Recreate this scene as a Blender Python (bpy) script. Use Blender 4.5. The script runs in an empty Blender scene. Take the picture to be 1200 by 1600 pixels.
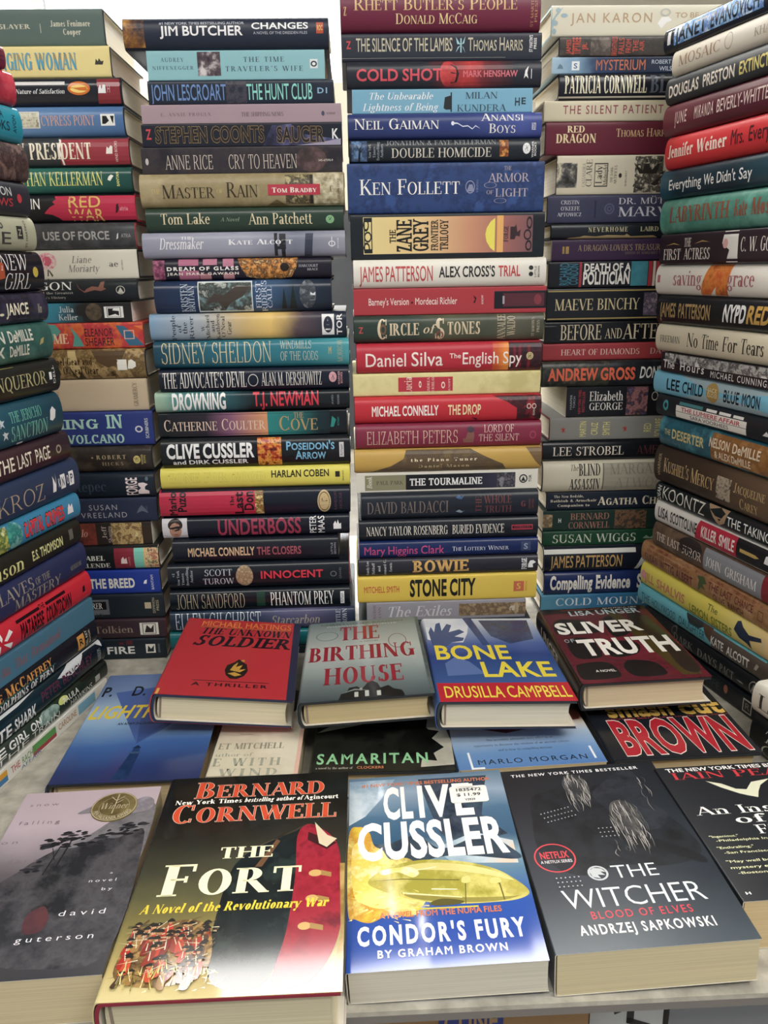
import bpy, bmesh, math, random
from mathutils import Matrix, Vector
random.seed(7)
SC = bpy.context.scene
COL = SC.collection
PI = math.pi
# ------------------------------------------------------------------ camera
ZT = 0.75                                   # table top
CAMZ = ZT + 0.487
F = 1250.0
PITCH = math.atan(380 / F); ROLL = math.radians(-1.0); YAW = math.radians(-2.0)
cP, sP = math.cos(PITCH), math.sin(PITCH)
cR, sR = math.cos(ROLL), math.sin(ROLL)
cY, sY = math.cos(YAW), math.sin(YAW)
def yawv(v): return Vector((cY * v[0] - sY * v[1], sY * v[0] + cY * v[1], v[2]))
U_, V_, W_ = yawv((1, 0, 0)), yawv((0, sP, cP)), yawv((0, cP, -sP))
right, up = U_ * cR + V_ * sR, V_ * cR - U_ * sR
cam_d = bpy.data.cameras.new('camera'); cam = bpy.data.objects.new('camera', cam_d); COL.objects.link(cam)
m = Matrix.Identity(4)
for i in range(3):
    m[i][0], m[i][1], m[i][2] = right[i], up[i], -W_[i]
m[2][3] = CAMZ
cam.matrix_world = m
cam_d.sensor_fit = 'VERTICAL'; cam_d.sensor_height = 24.0; cam_d.lens = F / 1600 * 24.0
cam_d.clip_start = 0.02; cam_d.clip_end = 100
SC.camera = cam
# ------------------------------------------------------------------ light
w = bpy.data.worlds.new('daylight'); SC.world = w; w.use_nodes = True
bg = w.node_tree.nodes['Background']
wn = w.node_tree                              # a bright sky out of the window side, the dim shop behind the shopper
tcw = wn.nodes.new('ShaderNodeTexCoord'); sxw = wn.nodes.new('ShaderNodeSeparateXYZ'); rmw = wn.nodes.new('ShaderNodeMapRange')
wn.links.new(tcw.outputs['Generated'], sxw.inputs[0]); wn.links.new(sxw.outputs[1], rmw.inputs[0])
rmw.inputs[1].default_value = 0.70; rmw.inputs[2].default_value = 0.85; rmw.inputs[3].default_value = 0.40; rmw.inputs[4].default_value = 3.2
wn.links.new(rmw.outputs[0], bg.inputs[1]); bg.inputs[0].default_value = (0.95, 0.98, 1.0, 1)
SC.view_settings.view_transform = 'Standard'; SC.view_settings.look = 'None'
SC.view_settings.exposure = 0.22; SC.view_settings.gamma = 1.0; SC.view_settings.use_curve_mapping = False
def area(name, loc, tgt, sx, sy, power, col=(1, 1, 1)):
    d = bpy.data.lights.new(name, 'AREA'); d.shape = 'RECTANGLE'; d.size = sx; d.size_y = sy; d.energy = power; d.color = col
    o = bpy.data.objects.new(name, d); COL.objects.link(o); o.location = loc
    o.rotation_euler = (Vector(tgt) - Vector(loc)).to_track_quat('-Z', 'Y').to_euler(); return o
area('window_daylight', (-1.6, 4.9, 2.62), (-0.3, 0.8, 1.2), 3.0, 0.6, 150, (0.95, 0.98, 1.0))
TUBE, PANEL, AISLE_FILL = 60.0, 26.0, 8.5          # emission of the ceiling tubes, the panel behind the stacks, the added fill panels over the aisle
# ------------------------------------------------------------------ pixel <-> place
def ray(px, py):
    X, Y = px - 600, py - 800
    a = (cR * X + sR * Y) / F; v = (sR * X - cR * Y) / F
    return U_ * a + V_ * v + W_
CAM = Vector((0, 0, CAMZ))
def onz(px, py, z):
    r = ray(px, py); return CAM + r * ((z - CAMZ) / r.z)
def ony(px, py, Y0, lean=0.0):                # plane y = Y0 + lean*(z-ZT)
    r = ray(px, py); t = (Y0 + lean * (CAMZ - ZT)) / (r.y - lean * r.z); return CAM + r * t
def onplane(px, py, P0, d):
    n = Vector((d.y, -d.x, 0)); r = ray(px, py); return CAM + r * (n.dot(P0 - CAM) / n.dot(r))
def pix(P):
    q = P - CAM; d = q.dot(W_); return 600 + F * q.dot(right) / d, 800 - F * q.dot(up) / d
# ------------------------------------------------------------------ materials
def lin(c): return c / 12.92 if c <= 0.04045 else ((c + 0.055) / 1.055) ** 2.4
def hexc(h):
    if len(h) == 3: h = ''.join(c * 2 for c in h)
    c = [int(h[i:i + 2], 16) / 255 for i in (0, 2, 4)]; g = .3 * c[0] + .5 * c[1] + .2 * c[2]
    return tuple(lin(max(0, g + (x - g) * .92)) for x in c) + (1,)         # inks slightly dulled
_mats = {}
def mat(spec, rough=0.4, L=0.235):
    """hex = plain; a,b,c~scale = mottled print; a@p>b@p = printed gradient along the spine (or down the cover)"""
    key = (spec, rough, round(L, 3) if '>' in spec else 0)
    if key in _mats: return _mats[key]
    M = bpy.data.materials.new('print'); M.use_nodes = True
    nt = M.node_tree; N = nt.nodes; P = N['Principled BSDF']
    P.inputs['Roughness'].default_value = rough
    P.inputs['Specular IOR Level'].default_value = 0.38
    if '>' in spec or ',' in spec:
        tc = N.new('ShaderNodeTexCoord'); cr = N.new('ShaderNodeValToRGB')
        body, _, sc = spec.partition('~')
        el = cr.color_ramp.elements
        if '>' in spec:
            sep = N.new('ShaderNodeSeparateXYZ'); nt.links.new(tc.outputs['Object'], sep.inputs[0])
            mr = N.new('ShaderNodeMapRange'); mr.inputs[1].default_value = -L / 2; mr.inputs[2].default_value = L / 2
            nt.links.new(sep.outputs[0], mr.inputs[0])
            nz = N.new('ShaderNodeTexNoise'); nz.inputs['Scale'].default_value = float(sc or 40); nz.inputs['Detail'].default_value = 4
            nt.links.new(tc.outputs['Object'], nz.inputs['Vector'])
            ma = N.new('ShaderNodeMath'); ma.operation = 'MULTIPLY_ADD'; ma.inputs[1].default_value = 0.16 if sc else 0.03
            ad = N.new('ShaderNodeMath'); ad.operation = 'SUBTRACT'; ad.inputs[1].default_value = 0.08 if sc else 0.015
            nt.links.new(nz.outputs['Fac'], ma.inputs[0]); nt.links.new(mr.outputs[0], ma.inputs[2])
            nt.links.new(ma.outputs[0], ad.inputs[0]); nt.links.new(ad.outputs[0], cr.inputs[0])
            stops = []
            parts = body.split('>')
            for i, p in enumerate(parts):
                c, _, q = p.partition('@'); stops.append((float(q) if q else i / (len(parts) - 1), c))
        else:
            nz = N.new('ShaderNodeTexNoise'); nz.inputs['Scale'].default_value = float(sc or 50); nz.inputs['Detail'].default_value = 6
            nz.inputs['Roughness'].default_value = 0.62
            nt.links.new(tc.outputs['Object'], nz.inputs['Vector']); nt.links.new(nz.outputs['Fac'], cr.inputs[0])
            cs = body.split(','); n = len(cs); stops = [(0.36 + 0.28 * i / max(1, n - 1), c) for i, c in enumerate(cs)]
        el[0].position = stops[0][0]; el[0].color = hexc(stops[0][1])
        el[1].position = stops[-1][0]; el[1].color = hexc(stops[-1][1])
        for p, c in stops[1:-1]:
            e = el.new(p); e.color = hexc(c)
        nt.links.new(cr.outputs[0], P.inputs['Base Color'])
    else:
        P.inputs['Base Color'].default_value = hexc(spec)
    _mats[key] = M; return M
def simple(name, h, rough=0.5, noise=None, metal=0):
    M = bpy.data.materials.new(name); M.use_nodes = True; nt = M.node_tree; P = nt.nodes['Principled BSDF']
    P.inputs['Roughness'].default_value = rough; P.inputs['Metallic'].default_value = metal
    if noise:
        h2, sc = noise
        tc = nt.nodes.new('ShaderNodeTexCoord'); nz = nt.nodes.new('ShaderNodeTexNoise'); nz.inputs['Scale'].default_value = sc; nz.inputs['Detail'].default_value = 6
        cr = nt.nodes.new('ShaderNodeValToRGB'); cr.color_ramp.elements[0].position = .35; cr.color_ramp.elements[1].position = .65
        cr.color_ramp.elements[0].color = hexc(h); cr.color_ramp.elements[1].color = hexc(h2)
        nt.links.new(tc.outputs['Object'], nz.inputs['Vector']); nt.links.new(nz.outputs['Fac'], cr.inputs[0]); nt.links.new(cr.outputs[0], P.inputs['Base Color'])
    else: P.inputs['Base Color'].default_value = hexc(h)
    return M
_pages = {}
def page_mat(h):
    if h in _pages: return _pages[h]
    M = bpy.data.materials.new('paper'); M.use_nodes = True; nt = M.node_tree; N = nt.nodes; P = N['Principled BSDF']
    P.inputs['Roughness'].default_value = 0.85; P.inputs['Specular IOR Level'].default_value = 0.2
    tc = N.new('ShaderNodeTexCoord'); mp = N.new('ShaderNodeMapping'); mp.inputs['Scale'].default_value = (6, 6, 1600)
    nz = N.new('ShaderNodeTexNoise'); nz.inputs['Scale'].default_value = 1.0; nz.inputs['Detail'].default_value = 3
    cr = N.new('ShaderNodeValToRGB'); a = hexc(h)
    cr.color_ramp.elements[0].position = .3; cr.color_ramp.elements[1].position = .62
    cr.color_ramp.elements[0].color = tuple(c * .84 for c in a[:3]) + (1,); cr.color_ramp.elements[1].color = a
    nt.links.new(tc.outputs['Object'], mp.inputs[0]); nt.links.new(mp.outputs[0], nz.inputs['Vector']); nt.links.new(nz.outputs['Fac'], cr.inputs[0]); nt.links.new(cr.outputs[0], P.inputs['Base Color'])
    _pages[h] = M; return M
# ------------------------------------------------------------------ lettering: a drawn serif face and the built-in sans face
GL = {}
def G(ch, adv, *prims): GL[ch] = (adv, prims)
# t/v stems: x,y0,y1,serif bottom,serif top (0 none 1 both 2 outer-left 3 outer-right); D/d diagonals; h bars; o arcs; b dots; s serifs
G('A', .74, ('d', .07, 0, .37, 1), ('D', .66, 0, .37, 1), ('h', .19, .54, .33), ('s', .07, 0), ('s', .66, 0))
G('B', .66, ('t', .15, 0, 1, 2, 2), ('h', .15, .32, 1), ('h', .15, .34, .53), ('h', .15, .32, 0), ('o', .31, .755, .25, .245, -90, 90), ('o', .32, .265, .3, .265, -90, 90))
G('C', .72, ('o', .39, .5, .34, .52, 52, 308), ('v', .63, .7, .99, 0, 0), ('v', .63, .04, .22, 0, 0))
G('D', .78, ('t', .15, 0, 1, 2, 2), ('h', .15, .36, 1), ('h', .15, .36, 0), ('o', .35, .5, .37, .5, -90, 90))
G('E', .63, ('t', .15, 0, 1, 2, 2), ('h', .15, .55, 1), ('h', .15, .44, .53), ('h', .15, .57, 0), ('v', .55, .78, 1, 0, 0), ('v', .57, 0, .25, 0, 0), ('v', .44, .43, .63, 0, 0))
G('F', .58, ('t', .15, 0, 1, 1, 2), ('h', .15, .53, 1), ('h', .15, .42, .51), ('v', .53, .76, 1, 0, 0), ('v', .42, .41, .61, 0, 0))
G('G', .77, ('o', .39, .5, .34, .52, 52, 330), ('v', .62, .7, .99, 0, 0), ('t', .63, .03, .44, 0, 1))
G('H', .82, ('t', .15, 0, 1, 1, 1), ('t', .67, 0, 1, 1, 1), ('h', .15, .67, .53))
G('I', .32, ('t', .16, 0, 1, 1, 1))
G('J', .46, ('t', .27, .14, 1, 0, 1), ('u', .12, .15, .15, .2, 200, 360))
G('K', .76, ('t', .15, 0, 1, 1, 1), ('d', .2, .4, .6, 1), ('D', .66, 0, .33, .56), ('s', .61, 1), ('s', .66, 0))
G('L', .6, ('t', .15, 0, 1, 2, 1), ('h', .15, .54, 0), ('v', .54, 0, .28, 0, 0))
G('M', .94, ('v', .12, 0, 1, 1, 2), ('D', .46, 0, .14, 1), ('d', .46, 0, .78, 1), ('t', .8, 0, 1, 1, 3))
G('N', .82, ('v', .13, 0, 1, 1, 2), ('D', .67, 0, .14, 1), ('v', .68, 0, 1, 0, 1))
G('O', .8, ('o', .4, .5, .36, .52, 0, 360))
G('P', .62, ('t', .15, 0, 1, 1, 2), ('h', .15, .31, 1), ('h', .15, .31, .46), ('o', .3, .73, .28, .27, -90, 90))
G('Q', .8, ('o', .4, .5, .36, .52, 0, 360), ('D', .74, -.2, .44, .12))
G('R', .74, ('t', .15, 0, 1, 1, 2), ('h', .15, .31, 1), ('h', .15, .34, .48), ('o', .3, .74, .27, .26, -90, 90), ('D', .66, 0, .36, .48), ('s', .67, 0))
G('S', .58, ('o', .29, .75, .21, .26, 40, 275), ('o', .29, .265, .25, .285, -150, 95), ('v', .48, .74, .99, 0, 0), ('v', .07, .02, .27, 0, 0))
G('T', .68, ('t', .34, 0, 1, 1, 0), ('h', .05, .63, 1), ('v', .06, .74, 1, 0, 0), ('v', .62, .74, 1, 0, 0))
G('U', .8, ('t', .16, .32, 1, 0, 1), ('v', .65, .32, 1, 0, 1), ('u', .405, .34, .245, .36, 180, 360))
G('V', .74, ('D', .38, 0, .09, 1), ('d', .38, 0, .67, 1), ('s', .08, 1), ('s', .67, 1))
G('W', 1.08, ('D', .34, 0, .09, 1), ('d', .34, 0, .55, 1), ('D', .78, 0, .55, 1), ('d', .78, 0, 1.0, 1), ('s', .08, 1), ('s', .55, 1), ('s', 1.0, 1))
G('X', .74, ('D', .64, 0, .11, 1), ('d', .1, 0, .62, 1), ('s', .1, 0), ('s', .64, 0), ('s', .12, 1), ('s', .62, 1))
G('Y', .7, ('D', .35, .42, .08, 1), ('d', .35, .42, .62, 1), ('t', .35, 0, .46, 1, 0), ('s', .08, 1), ('s', .62, 1))
G('Z', .64, ('h', .08, .58, 1), ('h', .06, .58, 0), ('D', .12, .0, .5, 1), ('v', .09, .76, 1, 0, 0), ('v', .57, 0, .24, 0, 0))
G('a', .53, ('o', .22, .19, .18, .21, 0, 360), ('t', .39, 0, .46, 3, 0), ('u', .23, .44, .16, .23, 0, 150))
G('b', .58, ('t', .14, 0, 1.03, 0, 2), ('o', .3, .33, .24, .35, 0, 360))
G('c', .48, ('o', .27, .33, .23, .35, 48, 312), ('b', .4, .55))
G('d', .6, ('o', .28, .33, .24, .35, 0, 360), ('t', .44, 0, 1.03, 3, 2))
G('e', .5, ('o', .26, .33, .23, .35, 0, 318), ('h', .06, .46, .4))
G('f', .37, ('t', .17, 0, .83, 1, 0), ('u', .31, .83, .14, .21, 60, 180), ('h', .04, .33, .66), ('b', .36, .93))
G('g', .54, ('o', .25, .43, .2, .24, 0, 360), ('o', .26, -.12, .24, .18, 0, 360), ('h', .4, .54, .64), ('h', .14, .3, .15))
G('h', .62, ('t', .14, 0, 1.03, 1, 2), ('t', .46, 0, .42, 1, 0), ('u', .3, .42, .16, .26, 0, 180))
G('i', .3, ('t', .15, 0, .67, 1, 2), ('b', .15, .89))
G('j', .3, ('t', .17, -.12, .67, 0, 2), ('b', .17, .89), ('u', .03, -.12, .14, .18, 200, 360))
G('k', .6, ('t', .14, 0, 1.03, 1, 2), ('d', .18, .26, .45, .66), ('D', .52, 0, .27, .4), ('s', .52, 0), ('s', .44, .67))
G('l', .3, ('t', .15, 0, 1.03, 1, 2))
G('m', .93, ('t', .14, 0, .67, 1, 2), ('t', .46, 0, .42, 1, 0), ('t', .78, 0, .42, 1, 0), ('u', .3, .42, .16, .26, 0, 180), ('u', .62, .42, .16, .26, 0, 180))
G('n', .62, ('t', .14, 0, .67, 1, 2), ('t', .46, 0, .42, 1, 0), ('u', .3, .42, .16, .26, 0, 180))
G('o', .54, ('o', .27, .33, .24, .35, 0, 360))
G('p', .58, ('t', .14, -.3, .67, 1, 2), ('o', .3, .33, .24, .35, 0, 360))
G('q', .6, ('o', .28, .33, .24, .35, 0, 360), ('t', .44, -.3, .67, 1, 0))
G('r', .44, ('t', .14, 0, .67, 1, 2), ('u', .31, .42, .16, .26, 55, 180), ('b', .39, .58))
G('s', .43, ('o', .21, .5, .15, .18, 40, 275), ('o', .21, .175, .17, .195, -150, 95), ('v', .34, .5, .66, 0, 0), ('v', .06, .01, .18, 0, 0))
G('t', .37, ('t', .16, .13, .86, 0, 0), ('h', .03, .33, .65), ('u', .29, .15, .13, .17, 180, 310))
G('u', .62, ('t', .15, .24, .67, 0, 2), ('t', .47, 0, .67, 3, 2), ('u', .31, .25, .16, .27, 180, 360))
G('v', .55, ('D', .29, 0, .08, .67), ('d', .29, 0, .49, .67), ('s', .07, .67), ('s', .49, .67))
G('w', .82, ('D', .27, 0, .08, .67), ('d', .27, 0, .42, .67), ('D', .59, 0, .42, .67), ('d', .59, 0, .76, .67), ('s', .07, .67), ('s', .42, .67), ('s', .76, .67))
G('x', .56, ('D', .48, 0, .09, .67), ('d', .08, 0, .47, .67), ('s', .08, 0), ('s', .48, 0), ('s', .1, .67), ('s', .47, .67))
G('y', .55, ('D', .29, 0, .08, .67), ('d', .17, -.3, .49, .67), ('s', .07, .67), ('s', .49, .67), ('b', .13, -.26))
G('z', .5, ('h', .06, .44, .67), ('h', .05, .44, 0), ('D', .1, 0, .39, .67), ('v', .07, .5, .67, 0, 0), ('v', .44, 0, .17, 0, 0))
G('0', .6, ('o', .3, .5, .25, .52, 0, 360)); G('1', .42, ('t', .22, 0, 1, 1, 2))
G('.', .28, ('b', .13, .05)); G(',', .28, ('b', .13, .05), ('d', .09, -.17, .18, .05)); G("'", .22, ('b', .11, .93), ('d', .07, .72, .15, .93))
G('-', .36, ('h', .05, .31, .36)); G(':', .28, ('b', .13, .05), ('b', .13, .55)); G(' ', .34); G('#', .6, ('h', .05, .55, .4), ('h', .05, .55, .65), ('v', .2, .1, .9, 0, 0), ('v', .4, .1, .9, 0, 0))
G('&', .78, ('o', .33, .76, .18, .25, 0, 360), ('o', .32, .25, .27, .27, 30, 360), ('D', .7, 0, .2, .75)); G('"', .3, ('v', .08, .75, 1, 0, 0), ('v', .2, .75, 1, 0, 0)); G('|', .2, ('v', .1, 0, 1, 0, 0))
GL['Ü'] = (.8, GL['U'][1] + (('b', .28, 1.2), ('b', .52, 1.2)))
_gc = {}
def serif_glyph(ch, T, n, sw, sh, g):
    key = (ch, T, n, g)
    if key in _gc: return _gc[key]
    adv, prims = GL.get(ch, GL['o'])
    Vv, Ff = [], []
    def quad(a, b, c, d):
        k = len(Vv); Vv.extend((a, b, c, d)); Ff.append((k, k + 1, k + 2, k + 3))
    def ser(x, y, side, wid):
        top = y > .5 and y != .46
        y0, y1 = (y - sh - g, y + g) if top else (y - g, y + sh + g)
        l = sw if side in (1, 2) else 0; r = sw if side in (1, 3) else 0
        quad((x - wid / 2 - l - g, y0), (x + wid / 2 + r + g, y0), (x + wid / 2 + r + g, y1), (x - wid / 2 - l - g, y1))
    def arc(cx, cy, ro, qo, ri, qi, a0, a1):
        N = max(5, int(abs(a1 - a0) / 17)); k = len(Vv)
        for i in range(N + 1):
            a = math.radians(a0 + (a1 - a0) * i / N); c_, s_ = math.cos(a), math.sin(a)
            Vv.append((cx + ro * c_, cy + qo * s_)); Vv.append((cx + ri * c_, cy + qi * s_))
        for i in range(N): Ff.append((k + 2 * i, k + 2 * i + 2, k + 2 * i + 3, k + 2 * i + 1))
    for p in prims:
        q = p[0]
        if q in 'tv':
            _, x, y0, y1, sb, st = p; wd = T if q == 't' else n
            if q == 'v' and not sb and not st and y1 - y0 < .4: wd = max(n * .9, .04)
            quad((x - wd / 2 - g, y0 - g), (x + wd / 2 + g, y0 - g), (x + wd / 2 + g, y1 + g), (x - wd / 2 - g, y1 + g))
            if sb and sw: ser(x, min(y0, .4), sb, wd)
            if st and sw: ser(x, y1, st, wd)
        elif q in 'Dd':
            _, x0, y0, x1, y1 = p; wd = (T if q == 'D' else n) * 1.08 + 2.4 * g
            quad((x0 - wd / 2, y0 - g), (x0 + wd / 2, y0 - g), (x1 + wd / 2, y1 + g), (x1 - wd / 2, y1 + g))
        elif q == 'h':
            _, x0, x1, y = p
            yc = y - n / 2 if y in (1, .67, .66) else (y + n / 2 if y == 0 else y)
            quad((x0 - g, yc - n / 2 - g), (x1 + g, yc - n / 2 - g), (x1 + g, yc + n / 2 + g), (x0 - g, yc + n / 2 + g))
        elif q == 'o':
            _, cx, cy, rx, ry, a0, a1 = p; arc(cx, cy, rx + g, ry + g, max(.005, rx - T - g), max(.005, ry - n - g), a0, a1)
        elif q == 'u':
            _, cx, cy, rx, ry, a0, a1 = p; arc(cx, cy, rx + T / 2 + g, ry + g, max(.005, rx - T / 2 - g), max(.005, ry - max(n, T * .5) - g), a0, a1)
        elif q == 'b':
            r = max(.055, T * .55) + g; arc(p[1], p[2], r, r, 0.001, 0.001, 0, 360)
        elif q == 's' and sw: ser(p[1], p[2], 1, n)
    _gc[key] = (adv + (0.02 if T < .15 else .05), Vv, Ff); return _gc[key]
_td = bpy.data.curves.new('lettering', 'FONT'); _td.resolution_u = 3; _td.fill_mode = 'FRONT'
_to = bpy.data.objects.new('lettering', _td); COL.objects.link(_to)
def _text_mesh(body, off):
    _td.body = body; _td.offset = off
    bpy.context.view_layer.update()
    e = _to.evaluated_get(bpy.context.evaluated_depsgraph_get()); me = e.to_mesh()
    V = [(v.co.x, v.co.y) for v in me.vertices]; Fc = [tuple(p.vertices) for p in me.polygons]
    e.to_mesh_clear(); return V, Fc
CAP = max(v[1] for v in _text_mesh('H', 0)[0])
_pipe = max(v[0] for v in _text_mesh('II', 0)[0]); 
def sans_glyph(ch, off):
    key = (ch, off)
    if key in _gc: return _gc[key]
    if ch == ' ': _gc[key] = (.36, [], []); return _gc[key]
    V, Fc = _text_mesh(ch, off)
    if ch == 'M':                             # the built-in face fills this one wrongly
        k = .682 + off; V = []; Fc = []
        for sg in (1, -1):
            X = lambda x: .391 + sg * (x - .391)
            for q in (((.073 - off, -off), (.171 + off, -off), (.171 + off, k), (.073 - off, k)), ((.08, k), (.165 + off, k), (.391, .402 + off), (.391, .262 - off))):
                n = len(V); V += [(X(a), b) for a, b in q]; Fc.append((n, n + 1, n + 2, n + 3))
    adv = max(v[0] for v in _text_mesh(ch + 'II', 0)[0]) - _pipe
    _gc[key] = (adv / CAP + off * 1.2, [(x / CAP, y / CAP) for x, y in V], Fc); return _gc[key]
STY = {'s': (.13, .045, .085, .035), 'S': (.2, .065, .07, .05), 'b': (.19, .13, .08, .1), 'l': (.075, .04, .07, .025)}
SAN = {'n': 0.006, 'N': .022, 'H': .036, 'L': -.008}
def layout(code, text):
    st = code[0]; g = 0.013 if 'g' in code else 0; x = 0; V, Fc = [], []
    for ch in text:
        sc = 1
        if 'k' in code and ch.islower(): ch = ch.upper(); sc = .8         # small capitals
        if st in STY: adv, gv, gf = serif_glyph(ch, *STY[st], g)
        else: adv, gv, gf = sans_glyph(ch, SAN[st] + (.016 if g else 0)); adv -= .016 * 1.2 if g else 0
        k = len(V); V += [(x + sc * (a + (.22 * b if 'i' in code else 0)), sc * b) for a, b in gv]; Fc += [tuple(i + k for i in f) for f in gf]; x += adv * sc + (.2 if 'w' in code else 0)
    return x, V, Fc
# ------------------------------------------------------------------ mesh building
class Sheet:
    def __init__(s): s.v, s.f, s.m, s.sm, s.mats = [], [], [], [], []
    def mi(s, M):
        if M not in s.mats: s.mats.append(M)
        return s.mats.index(M)
    def add(s, V, Fc, M, smooth=False):
        k = len(s.v); s.v += V; i = s.mi(M)
        for f in Fc: s.f.append(tuple(a + k for a in f)); s.m.append(i); s.sm.append(smooth)
    def box(s, x0, x1, y0, y1, z0, z1, M):
        V = [(x, y, z) for x in (x0, x1) for y in (y0, y1) for z in (z0, z1)]
        s.add(V, [(0, 1, 3, 2), (4, 6, 7, 5), (0, 4, 5, 1), (2, 3, 7, 6), (0, 2, 6, 4), (1, 5, 7, 3)], M)
    def obj(s, name, parent=None):
        me = bpy.data.meshes.new(name); me.from_pydata([tuple(v) for v in s.v], [], s.f)
        for M in s.mats: me.materials.append(M)
        me.polygons.foreach_set('material_index', s.m); me.polygons.foreach_set('use_smooth', s.sm); me.update()
        o = bpy.data.objects.new(name, me); COL.objects.link(o); o.parent = parent; return o
def tag(o, label=None, cat=None, group=None, kind=None):
    for k, v in (('label', label), ('category', cat), ('group', group), ('kind', kind)):
        if v: o[k] = v
    return o
def shell(sh, L, W, T, y_in, z_in, b, p, th, M, inner, cap=None):
    """C-shaped cover: top board, spine, bottom board, extruded along x"""
    n = 14; zc = T / 2; hz = T / 2 - z_in
    out = [(W, T - z_in)]; inn = [(W, T - z_in - th)]
    for i in range(n + 1):
        a = PI * i / n; c, s_ = math.cos(a), math.sin(a)
        w_ = math.copysign(abs(c) ** (2 / p), c); d = b * abs(s_) ** (2 / p)
        out.append((y_in - d, zc + w_ * hz)); inn.append((y_in + th - d * .9, zc + w_ * (hz - th)))
    out.append((W, z_in)); inn.append((W, z_in + th))
    N = len(out)
    for poly, MM in ((out, M), (inn, inner)):
        V = [(x, y, z) for y, z in poly for x in (-L / 2, L / 2)]
        sh.add(V, [(2 * i, 2 * i + 1, 2 * i + 3, 2 * i + 2) for i in range(N - 1)], MM, True)
    for x in (-L / 2, L / 2):
        V = [(x, y, z) for a, c in zip(out, inn) for y, z in (a, c)]
        sh.add(V, [(2 * i, 2 * i + 1, 2 * i + 3, 2 * i + 2) for i in range(N - 1)], cap or inner)
    for k in (0, N - 1):
        V = [(x, y, z) for y, z in (out[k], inn[k]) for x in (-L / 2, L / 2)]
        sh.add(V, [(0, 1, 3, 2)], M)
def blockmesh(sh, L, y0, W, z0, z1, b, p, M):
    n = 10; zc = (z0 + z1) / 2; hz = (z1 - z0) / 2; pr = []
    for i in range(n + 1):
        a = PI * i / n; c, s_ = math.cos(a), math.sin(a)
        w_ = math.copysign(abs(c) ** (2 / p), c); pr.append((y0 - b * abs(s_) ** (2 / p), zc + w_ * hz))
    for i in range(n + 1):                       # fore edge, slightly hollow
        a = PI * i / n; pr.append((W - b * .8 * math.sin(a), zc - math.cos(a) * hz))
    N = len(pr); V = [(x, y, z) for y, z in pr for x in (-L / 2, L / 2)]
    sh.add(V, [(2 * i, 2 * i + 1, 2 * ((i + 1) % N) + 1, 2 * ((i + 1) % N)) for i in range(N)], M, False)
    for e in (0, 1): sh.add([V[2 * i + e] for i in range(N)], [tuple(range(N))], M)
def clip_uv(V, Fc, cuts):
    bm = bmesh.new(); vs = [bm.verts.new((a, b, 0)) for a, b in V]
    for f in Fc:
        try: bm.faces.new([vs[i] for i in f])
        except ValueError: pass
    for c in cuts:
        bmesh.ops.bisect_plane(bm, geom=bm.verts[:] + bm.edges[:] + bm.faces[:], plane_co=(0, c, 0), plane_no=(0, 1, 0))
    bm.verts.index_update(); V2 = [(v.co.x, v.co.y) for v in bm.verts]; F2 = [tuple(v.index for v in f.verts) for f in bm.faces]
    bm.free(); return V2, F2
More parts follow.
